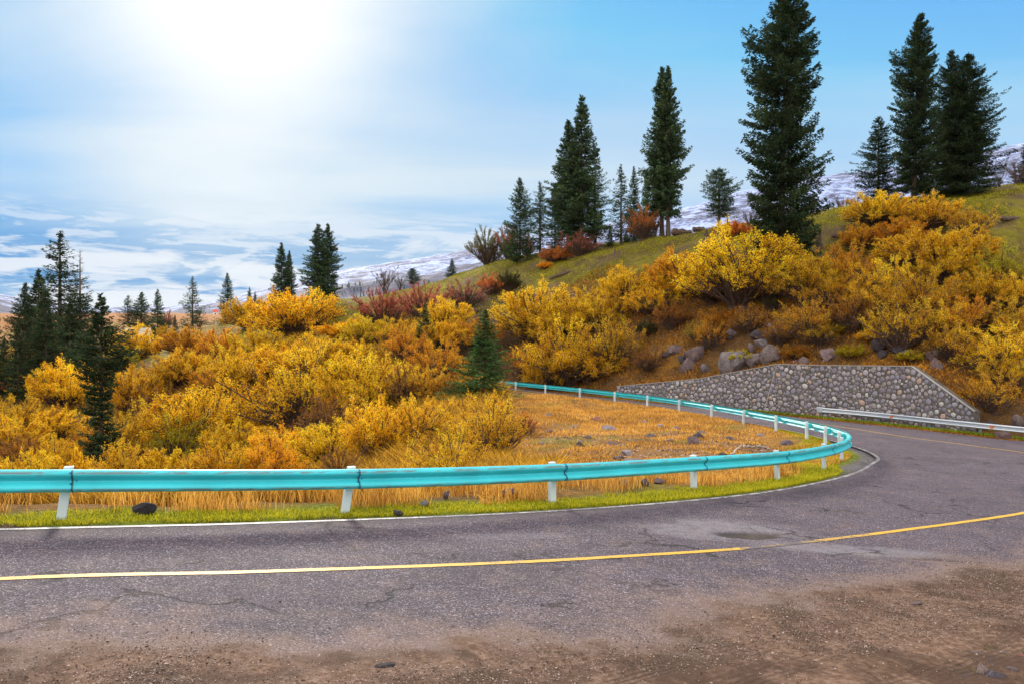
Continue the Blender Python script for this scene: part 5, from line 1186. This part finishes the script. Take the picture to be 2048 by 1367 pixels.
blades('undergrowth', x, y, rng.uniform(.15, .75, len(x))*sc**.5, rng.uniform(.025, .06, len(x))*sc, M_UNDER, 'brown and gold undergrowth filling the valley between the shrubs', 'undergrowth', .8)
# fallen leaves on the verge under the wall
N = 26000; k = rng.uniform(14*8, 22*8, N); i = k.astype(int); f = (k-i)[:, None]; P = OUTER[i]*(1-f)+OUTER[i+1]*f; T = OUTER[i+1]-OUTER[i]; T /= np.linalg.norm(T, axis=1)[:, None]
d = rng.normal(.30, .42, N); x, y = P[:, 0]+T[:, 1]*d, P[:, 1]-T[:, 0]*d; z = np.maximum(ground_z(x, y), plane_z(x, y)+.008)
blades('fallen_leaves', x, y, rng.uniform(.02, .06, N), rng.uniform(.05, .11, N), M_LITTER, 'orange fallen leaves along the road edge under the galvanised rail', 'leaf litter', 1.6, z=z, color=(.75, .75, .8))
d = rng.normal(.85, .22, 16000); k = rng.uniform(13*8, 20*8, 16000); i = k.astype(int); f = (k-i)[:, None]; P = OUTER[i]*(1-f)+OUTER[i+1]*f; T = OUTER[i+1]-OUTER[i]; T /= np.linalg.norm(T, axis=1)[:, None]
x, y = P[:, 0]+T[:, 1]*d, P[:, 1]-T[:, 0]*d
blades('wall_foot_grass', x, y, rng.uniform(.06, .20, 16000), rng.uniform(.02, .05, 16000), M_VERGE, 'green grass tufts at the foot of the stone wall', 'grass', .5, z=plane_z(x, y), color=(.55, .75, 1))

# ---------------------------------------------------------------- rocks
def rock_mesh(seed, cuts=9, sub=3):
    r = np.random.default_rng(seed)
    import bmesh
    bm = bmesh.new(); bmesh.ops.create_icosphere(bm, subdivisions=sub, radius=1.0)
    V = np.array([v.co[:] for v in bm.verts]); Fc = np.array([[v.index for v in f.verts] for f in bm.faces]); bm.free()
    for _ in range(cuts):
        n = unit(r.normal(size=3)); d = r.uniform(.50, .85); s = V@n-d; m = s > 0; V[m] -= np.outer(s[m]*.93, n)
    V += vnoise(V[:, 0]*3+V[:, 2]*2+seed, V[:, 1]*3-V[:, 2]*2, seed, 1, 3)[:, None]*unit(V)*.055
    return V, Fc
RM = []
for s in range(9):
    V, Fc = rock_mesh(200+s, 7+s, 4 if s < 3 else 3); o = mesh_np('rock', V, Fc, M_ROCK); RM.append(o.data); bpy.data.objects.remove(o)
def rock(px, py, wpx, hpx, label, col=(1, 1, 1), group='rocks on the slope', cat='rock', name='rock', k=None, dep=.8, pos=None):
    """py is the row of its foot"""
    x, Z, g = pos if pos else hit(px, py); w = wpx/F*Z; h = hpx/F*Z
    o = bpy.data.objects.new(name, RM[int(rng.integers(0, 9)) if k is None else k]); C.objects.link(o)
    o.location = (x, Z+w*.15, g+h*.14); o.scale = (w*.60, w*.60*dep, h*.74); o.rotation_euler = (rng.normal(0, .12), rng.normal(0, .14), rng.uniform(-.5, .5)); o.color = (*(np.array(col)*(.78 if group == 'rocks on the slope' else 1.0)), 1)
    return tag(o, label, cat, group)
PK = (.95, .80, .78); DK = (.42, .40, .44); LT = (1.45, 1.45, 1.5)
for a in [
 (1476,727,62,60,'largest rounded boulder above the stone wall',(1, 1, 1),0),(1512,722,48,34,'squat boulder right of the largest one',(1, .95, .95),1),
 (1546,712,46,34,'brown boulder at the right of the boulder group',(1, .92, .85),2),(1525,688,30,18,'flat grey slab lying on top of the boulder group',LT,3),
 (1506,702,20,26,'small pink upright stone wedged between the boulders',PK,4),(1522,672,36,22,'dark overhanging rock above the boulder group',DK,5),
 (1392,716,40,46,'pinkish sloping rock face left of the largest boulder',PK,1),(1352,698,34,24,'pink rock slab above the left part of the wall',PK,6),
 (1368,714,26,16,'small dark gap rock under the pink slab',DK,7),(1335,706,24,16,'dark flat rock left of the pink slab',DK,8),
 (1378,730,30,26,'brown pink rock in the rusty litter above the wall',PK,2),(1428,757,34,28,'grey rock touching the top of the wall, below the largest boulder',(1, 1, 1),3),
 (1412,742,22,22,'small grey rock beside the one touching the wall top',(.9, .9, .9),4),(1466,662,22,14,'light stone slab left above the largest boulder',LT,5),
 (1462,676,14,12,'small dark stone under the light slab',DK,6),(1420,690,26,20,'brown stone left of the largest boulder',(.8, .7, .65),7),
 (1548,664,14,12,'pale pink stone in the rubble chute above the boulders',PK,8),(1538,650,12,10,'small pale stone highest in the rubble chute',LT,3),
 (1558,676,18,12,'pink stone right end of the rubble chute',PK,4),(1532,664,10,8,'tiny grey stone in the rubble chute',(1, 1, 1),5),
 (1611,727,28,22,'light pink rock just above the wall top',PK,6),(1660,712,38,28,'banded pink rock under the yellow green bush',(1.2, 1, 1),7),
 (1652,684,18,16,'small pink rock above the banded one',PK,8),(1590,722,14,9,'small red stone near the wall top',(1.3, .8, .7),1),
 (1575,727,12,7,'tiny red stone at the kink of the wall top',(1.3, .8, .7),2),
 (1772,688,44,30,'dark tilted rock slab among the shrubs above the wall',DK,0),(1800,702,40,20,'dark layered rock ledge above the wall, upper',DK,3),
 (1828,712,44,18,'grey layered rock ledge above the wall, lower',(.6, .6, .66),5),(1770,712,26,20,'dark rock at the left end of the layered ledges',DK,6),
 (1868,712,30,30,'pink brown rock above the slanting wall end',PK,1),(1874,740,24,30,'pale pink rock beside the slanting wall end',PK,2),
 (2038,848,34,32,'brown rock behind the galvanised rail at the right edge',(.8, .7, .65),4),(2012,878,34,24,'brown boulder under the galvanised rail at the right edge',(.7, .55, .5),7),
 (1985,852,26,18,'dark rock beyond the lower end of the wall',DK,8),(1962,838,18,14,'small dark rock tight against the lower end of the wall',DK,5)]:
    rock(a[0], a[1], a[2], a[3], a[4], a[5], k=a[6])
for i, (px, py, w, h, lab, col) in enumerate([
 (1218,858,26,12,'pale slanted slab in the middle of the hairpin bank',LT),(1194,838,18,8,'reddish flat stone high on the hairpin bank',(1.5, .8, .7)),
 (1096,832,14,8,'grey stone at the left of the hairpin bank, upper',(1, 1, 1)),(1098,864,16,7,'grey purple stone left on the hairpin bank, lower',(1, .9, 1)),
 (1150,852,10,6,'small pale stone left of the pale slab',LT),(1302,874,20,9,'flat dark stone in the middle of the hairpin bank',(.7, .7, .75)),
 (1386,886,20,20,'upright pink stone leaning on a dark one',PK),(1398,876,18,16,'dark stone against the upright pink one',DK),
 (1246,890,12,5,'small stone on the hairpin bank above the rail',(1, 1, 1)),(1224,889,16,9,'pinkish stone near the rail, left middle of the bank',PK),
 (1255,908,22,12,'light rock on the bank just above the rail joint',LT),(1240,918,26,9,'dark stone strip above the rail on the bank',DK),
 (1268,922,30,8,'grey slab showing over the rail top',(1, 1, 1)),(1130,912,14,6,'tiny stone near the third post on the bank',LT),
 (1322,852,14,7,'whitish stone on the upper right of the bank',LT),(1350,856,14,6,'grey stone right of the whitish one',(1, 1, 1)),
 (1462,878,18,9,'dark grey stone below the far rail, right of the pink one',(.7, .7, .75)),(1524,872,16,8,'light grey stone below the far rail near the bend',LT),
 (1574,886,22,10,'dark flat stone in the yellow grass near the bend',(.6, .55, .6)),(1405,866,16,8,'grey rock in the green patch under the far rail',(.9, .9, .95)),
 (1445,910,14,9,'small dark stone just over the rail, right part of the bank',DK),(1176,874,12,6,'small brown stone in the left bank',(.9, .8, .75)),
 (1160,892,14,10,'dark stone in the left bank above the rail',DK),(1084,886,14,6,'grey stone at the left foot of the bank',(1, 1, 1)),
 (1290,842,9,5,'tiny pebble high on the bank',LT),(1340,880,12,6,'flat pebble in the right middle of the bank',(.9, .9, .9)),
 (1248,968,20,16,'grey lichen covered rock under the rail between third and fourth posts',(1.2, 1.15, 1.05)),(1288,964,16,12,'dark rock right of the lichen covered one under the rail',(.7,.7,.75)),
 (1318,962,26,11,'pink slab under the rail left of the fourth post',PK),(1020,986,30,15,'purple rock in the dry grass left of the third post',(1, .8, .95)),
 (894,990,12,16,'narrow purple rock behind the grass, right of the second post',(1, .85, .9)),(849,1003,18,10,'pale stone in the dry grass right of the second post',LT),
 (798,1021,20,8,'dark stone at the verge right of the second post',DK),(292,1032,44,18,'glossy black rock at the verge between the first two posts',(.16, .16, .18))]):
    if py < 930: rock(px, py, w*1.1, h*1.15, lab, col, 'stones on the hairpin bank', 'stone', 'stone')
    else:
        rock(px, py, w, h*1.1, lab, col, 'rocks behind the near guardrail', pos=(lambda q: (q[0], q[1]-.12, q[2]+h/F*q[1]*.42))(hit(px, py+5, 12.0, 40) if px != 292 else (at(292, 12.15), 12.15, float(plane_z(at(292, 12.15), 12.15)))))
for px, py, w, h, lab, col in [(1968,1348,30,26,'pale rounded stone on the mud at the lower right',(1.9, 1.7, 1.5)),(1992,1356,44,16,'flat dark stone beside the pale rounded one',(.7, .7, .8)),
 (1934,1354,14,9,'small tan pebble left of the pale rounded stone',PK),(2032,1345,40,14,'pinkish grey stone at the lower right edge',PK),(1898,1350,10,7,'orange pebble in the lower right mud',(1.8, .8, .5)),
 (1955,1306,18,6,'flat grey pebble above the pale rounded stone',LT),(2005,1305,12,6,'small white pebble at the right edge of the mud',(2.2, 2.1, 2.0)),(1985,1326,16,8,'bluish pebble above the flat dark stone',(.8, .9, 1.1)),
 (2044,1314,18,10,'reddish pebble at the right edge above the pinkish stone',(1.6, .8, .6)),(1830,1208,34,6,'thin pinkish chip at the edge of the asphalt',PK),(345,1352,14,10,'pink pebble in the gravel at the lower left',PK),
 (1415,1362,22,8,'orange flat pebble at the bottom edge right of centre',(1.8, 1.0, .7)),(770,1334,40,10,'dark clod of mud near the bottom, left of centre',DK)]:
    s = .388*py-.0225*px-255.4; Z = F/s; x = (px-1024)/s; rock(px, py, w*.9, h, lab, col, 'loose stones on the muddy shoulder', 'stone', 'stone', pos=(x, Z, float(plane_z(x, Z))))
# loose gravel: far too many bits to count
def scatter_chips(name, x, y, size, label, mat, color, lift=0.0):
    n = len(x); a = unit(rng.normal(size=(n, 4, 3))*np.array([1, 1, .8]))*size[:, None, None]*rng.uniform(.6, 1.1, (n, 4, 1)); mud, patch, hole, rail_shade, track, s = road_attrs(x, y)
    z = np.where((inside(x, y, ROADP)) | (s > 0), plane_z(x, y)+mud*(.02+vnoise(x, y, 91, 1.7, 4)*.035)-track*.012, ground_z(x, y))+size*.25+lift
    base = np.stack([x, y, z], -1)[:, None]; V = (base+a*np.array([1, 1, .6])).reshape(-1, 3); i = np.arange(n)[:, None]*4
    Q = np.vstack([i+np.array([[0, 1, 2]]), i+np.array([[0, 2, 3]]), i+np.array([[0, 3, 1]]), i+np.array([[1, 3, 2]])])
    o = mesh_np(name, V, Q, mat, attrs={'rnd': ('FACE', np.tile(rng.uniform(0, 1, n), 4))}); o.color = (*color, 1); tag(o, label, 'gravel', kind='stuff')
M_CHIP = mat_leaf('gravel_chips', (.10, .075, .065), (.36, .27, .23), 0.0, dark=.35)
N = 130000; k = rng.uniform(8, len(MUD)-2.001, N); i = k.astype(int); f = (k-i)[:, None]; P = MUD[i]*(1-f)+MUD[i+1]*f; T = MUD[i+1]-MUD[i]; T /= np.linalg.norm(T, axis=1)[:, None]
d = rng.normal(.45, .60, N)+rng.exponential(.5, N)*rng.choice([0, 0, 1], N)-rng.exponential(.5, N)*rng.choice([0, 0, 1], N); x, y = P[:, 0]+T[:, 1]*d, P[:, 1]-T[:, 0]*d; kk = vnoise(x, y, 23, .8, 4)+rng.normal(0, .2, N) > -.12; x, y = x[kk], y[kk]
scatter_chips('gravel', x, y, rng.uniform(.004, .012, len(x))*(1+.9*(rng.uniform(size=len(x)) > .93)), 'loose gravel and grit where the mud meets the asphalt', M_CHIP, (1, 1, 1))
N = 11000; px = rng.uniform(1040, 1640, N); zz = rng.uniform(16, 44, N); x = at(px, zz); y = zz; dd, _ = seg_dist(x, y, INNER); kk = (dd > 2.0) & inside(x, y, np.vstack([INNER[24:23*8:3], [(-6, 60), (-6, 14)]])) & (vnoise(x, y, 24, .35, 4) > -.04); x, y = x[kk], y[kk]
scatter_chips('bank_rubble', x, y, rng.uniform(.02, .10, len(x))*rng.uniform(.5, 1, len(x)), 'grey purple stone rubble strewn over the hairpin bank', M_CHIP, (1.25, 1.1, 1.2))
N = 2600; px = rng.uniform(1280, 1900, N); py = rng.uniform(0, 1, N); zz = rng.uniform(53, 66, N); x = at(px, zz); y = zz; g, sd = ground_z(x, y, True); kk = (sd > 3) & (vnoise(x, y, 25, .3, 4) > .12); x, y = x[kk], y[kk]
scatter_chips('slope_rubble', x, y, rng.uniform(.05, .22, len(x))*rng.uniform(.5, 1, len(x)), 'scattered small rocks in the rusty slope above the wall', M_CHIP, (1.2, 1.05, 1.05))

# ---------------------------------------------------------------- stumps, logs, branches
def stump(px, py, wpx, hpx, label, tilt=0.0):
    x, Z, g = hit(px, py, 55); w = wpx/F*Z; h = hpx/F*Z; n, m = 11, 7; V = []
    for j in range(m):
        f = j/(m-1)
        for q in range(n):
            a = q*2*math.pi/n; r = w*.5*(1.5-.9*f**.5)*(1+.22*math.sin(a*3+px)+.12*rng.normal()); top = (.12*rng.normal()+.22*math.sin(a*2+px)) if j == m-1 else 0
            V.append((r*math.cos(a)+tilt*f*h, r*math.sin(a), -h*.15+h*(f+top)))
    V.append((tilt*h, 0, h*.75)); i = np.arange(n*m).reshape(m, n); j = np.roll(i, -1, 1); Q = np.stack([i[:-1], j[:-1], j[1:], i[1:]], -1).reshape(-1, 4)
    T = np.stack([i[-1], j[-1], np.full(n, n*m)], 1); o = mesh_np('tree_stump', V, [Q, T], M_DEAD); o.location = (x, Z, g); return tag(o, label, 'stump', 'tree stumps on the hillside')
for a in [(1413,486,11,24,'standing rotten stump on the ridge right of the big log'),(1447,484,9,16,'short stump left of the tallest spruce, first'),(1455,482,7,14,'short stump left of the tallest spruce, second'),
          (1638,498,14,26,'pointed dark stump on the slope right of the tallest spruce'),(1338,494,6,12,'tiny stump in the turf below the twin trunk spruces'),(1230,508,5,14,'thin broken snag below the slender curved spruce')]: stump(*a)
def log(px, py, lpx, dpx, label, ang=0.0, end_col=None, mat=None, name='fallen_log', z0=55):
    x, Z, g = hit(px, py, z0); L = lpx/F*Z; r = dpx/F*Z/2; t = np.linspace(-.5, .5, 12); P = np.stack([t*L*math.cos(ang), t*L*.25+.04*rng.normal(size=12)*r, r*.8+t*L*math.sin(ang)+.10*rng.normal(size=12)*r], -1)[None]
    R = (r*(1+.15*rng.normal(size=12)))[None]; R[0, 0] *= .55; R[0, -1] *= .7; V, Q = tubes(P, R, 9); V = V+rng.normal(0, .07*r, V.shape)
    o = mesh_np(name, V, [Q, np.array([np.arange(9)[::-1], np.arange(len(V)-9, len(V))])], mat or M_DEAD); o.location = (x, Z, g); return tag(o, label, 'log' if name == 'fallen_log' else 'branch', 'dead wood on the hillside')
log(1362, 468, 40, 14, 'thick dark log lying on the ridge right of the twin trunk spruces'); log(1397, 463, 24, 11, 'gnarled short log end on to the thick dark one')
log(1680, 474, 36, 9, 'dark fallen trunk on the slope under the pale bare tree', .12); log(1612, 492, 30, 16, 'dark uprooted root mass at the foot of the tallest spruce', -.5)
log(2020, 440, 46, 9, 'dark earthy log on the turf at the right edge', 0.0); log(1120, 552, 44, 6, 'fallen trunk on the green slope below the leaning red tree', .35)
log(940, 625, 34, 8, 'brown fallen branch pile under the purplish bush', .12)
def branch(px0, py0, px1, py1, label):
    a = hit(px0, py0, 14); b = hit(px1, py1, 14); t = np.linspace(0, 1, 6)[:, None]; P = (np.array(a)*(1-t)+np.array(b)*t)+rng.normal(0, .03, (6, 3))+[0, 0, .07]
    V, Q = tubes(P[None], np.linspace(.035, .015, 6)[None], 6); V = V-np.array(a); o = mesh_np('dry_branch', V, Q, M_STICK); o.location = a; tag(o, label, 'branch', 'bleached sticks on the bank')
branch(1483, 896, 1512, 893, 'bleached stick on the bank near the bend, upper left one'); branch(1512, 893, 1546, 898, 'bleached stick on the bank near the bend, right one'); branch(1462, 908, 1484, 895, 'bleached stick pointing down towards the rail')

# ---------------------------------------------------------------- far man-made things
def part_box(name, parent, c, sx, sy, sz, mat, rz=0.0):
    V, Fc = box_np((0, 0, 0), (1, 0, 0), (0, 1, 0), (0, 0, 1), sx/2, sy/2, sz/2); o = mesh_np(name, V, np.array(Fc), mat, parent); o.location = c; bevel(o, min(sx, sy, sz)*.12); return o
x, Z = at(272, 150), 150; g = gz(x, Z); zt = CAMZ-(656-683.5)/F*Z; zb = CAMZ-(684-683.5)/F*Z
r = tag(empty('billboard', (x, Z, g), .12), 'white blank roadside billboard mostly hidden behind a yellow shrub', 'billboard')
part_box('panel', r, (0, 0, (zt+zb)/2-g), 5.2, .18, zt-zb, M_WHITE); part_box('frame', r, (0, .14, zt-g+.02), 5.3, .12, .12, M_STEEL)
for s in (-2.2, 2.2): part_box('leg', r, (s, .2, (zb-g)/2-.2), .22, .22, max(zb-g, .3)+.8, M_STEEL)
x, Z = at(321, 140), 140; g = gz(x, Z); zt = CAMZ-(690.5-683.5)/F*Z; r = tag(empty('painted_wall', (x, Z, g), -.10), 'low white wall painted with light blue strokes beside the valley road', 'wall')
hh = max(zt-g, .9)+.4; part_box('panel', r, (0, 0, zt-g-hh/2), 4.2, .3, hh, M_WHITE); part_box('coping', r, (0, 0, zt-g+.06), 4.5, .42, .14, M_CONC)
for i, (dx, w, h0, h1) in enumerate([(-1.6, .16, .2, .95), (-1.25, .16, .2, .95), (-1.02, .40, .75, .95), (-.75, .14, .2, .95), (-.50, .14, .35, .95), (-.1, .18, .2, .9), (.12, .40, .65, .9), (.35, .16, .2, .95), (.65, .15, .2, .8), (.9, .5, .5, .7), (1.25, .16, .2, .9), (1.55, .45, .2, .4)]):
    part_box('painted_stroke', r, (dx, -.157, zt-g-1.12+(h0+h1)/2), w, .012, h1-h0, M_BLUE)
x, Z = at(431, 620), 620; g = gz(x, Z); r = tag(empty('cabin', (x, Z, g), .3), 'tiny red roofed white cabin far off on the plain', 'cabin'); w = 3.9
zb = CAMZ-(628.5-683.5)/F*Z-g; part_box('wall', r, (0, 0, zb+.9-1), w*.9, 3, 3.6, M_WHITE)
V = np.array([(-w/2, -1.9, 0), (w/2, -1.9, 0), (w/2, 1.9, 0), (-w/2, 1.9, 0), (-w/2, 0, 1.7), (w/2, 0, 1.7)])+[0, 0, zb+1.7]; mesh_np('roof', V, [np.array([[0, 1, 5, 4], [2, 3, 4, 5], [0, 3, 2, 1]]), np.array([[0, 4, 3], [1, 2, 5]])], M_RROOF, r)
part_box('door', r, (0, -1.53, zb), .9, .08, 1.6, M_DEAD)

# ---------------------------------------------------------------- the air between here and the mountains
hz = bpy.data.materials.new('haze_air'); hz.use_nodes = True; nt = hz.node_tree; nt.nodes.clear(); out = nd(nt, 'ShaderNodeOutputMaterial')
pv = nd(nt, 'ShaderNodeVolumePrincipled'); pv.inputs['Color'].default_value = (.80, .88, 1.0, 1); pv.inputs['Density'].default_value = HAZE; lk(nt, pv.outputs[0], out.inputs['Volume'])
V, Fc = box_np((300, 1700, 290), (1, 0, 0), (0, 1, 0), (0, 0, 1), 11000, 6300, 1290); o = mesh_np('haze', V, np.array(Fc), hz); tag(o, kind='stuff')
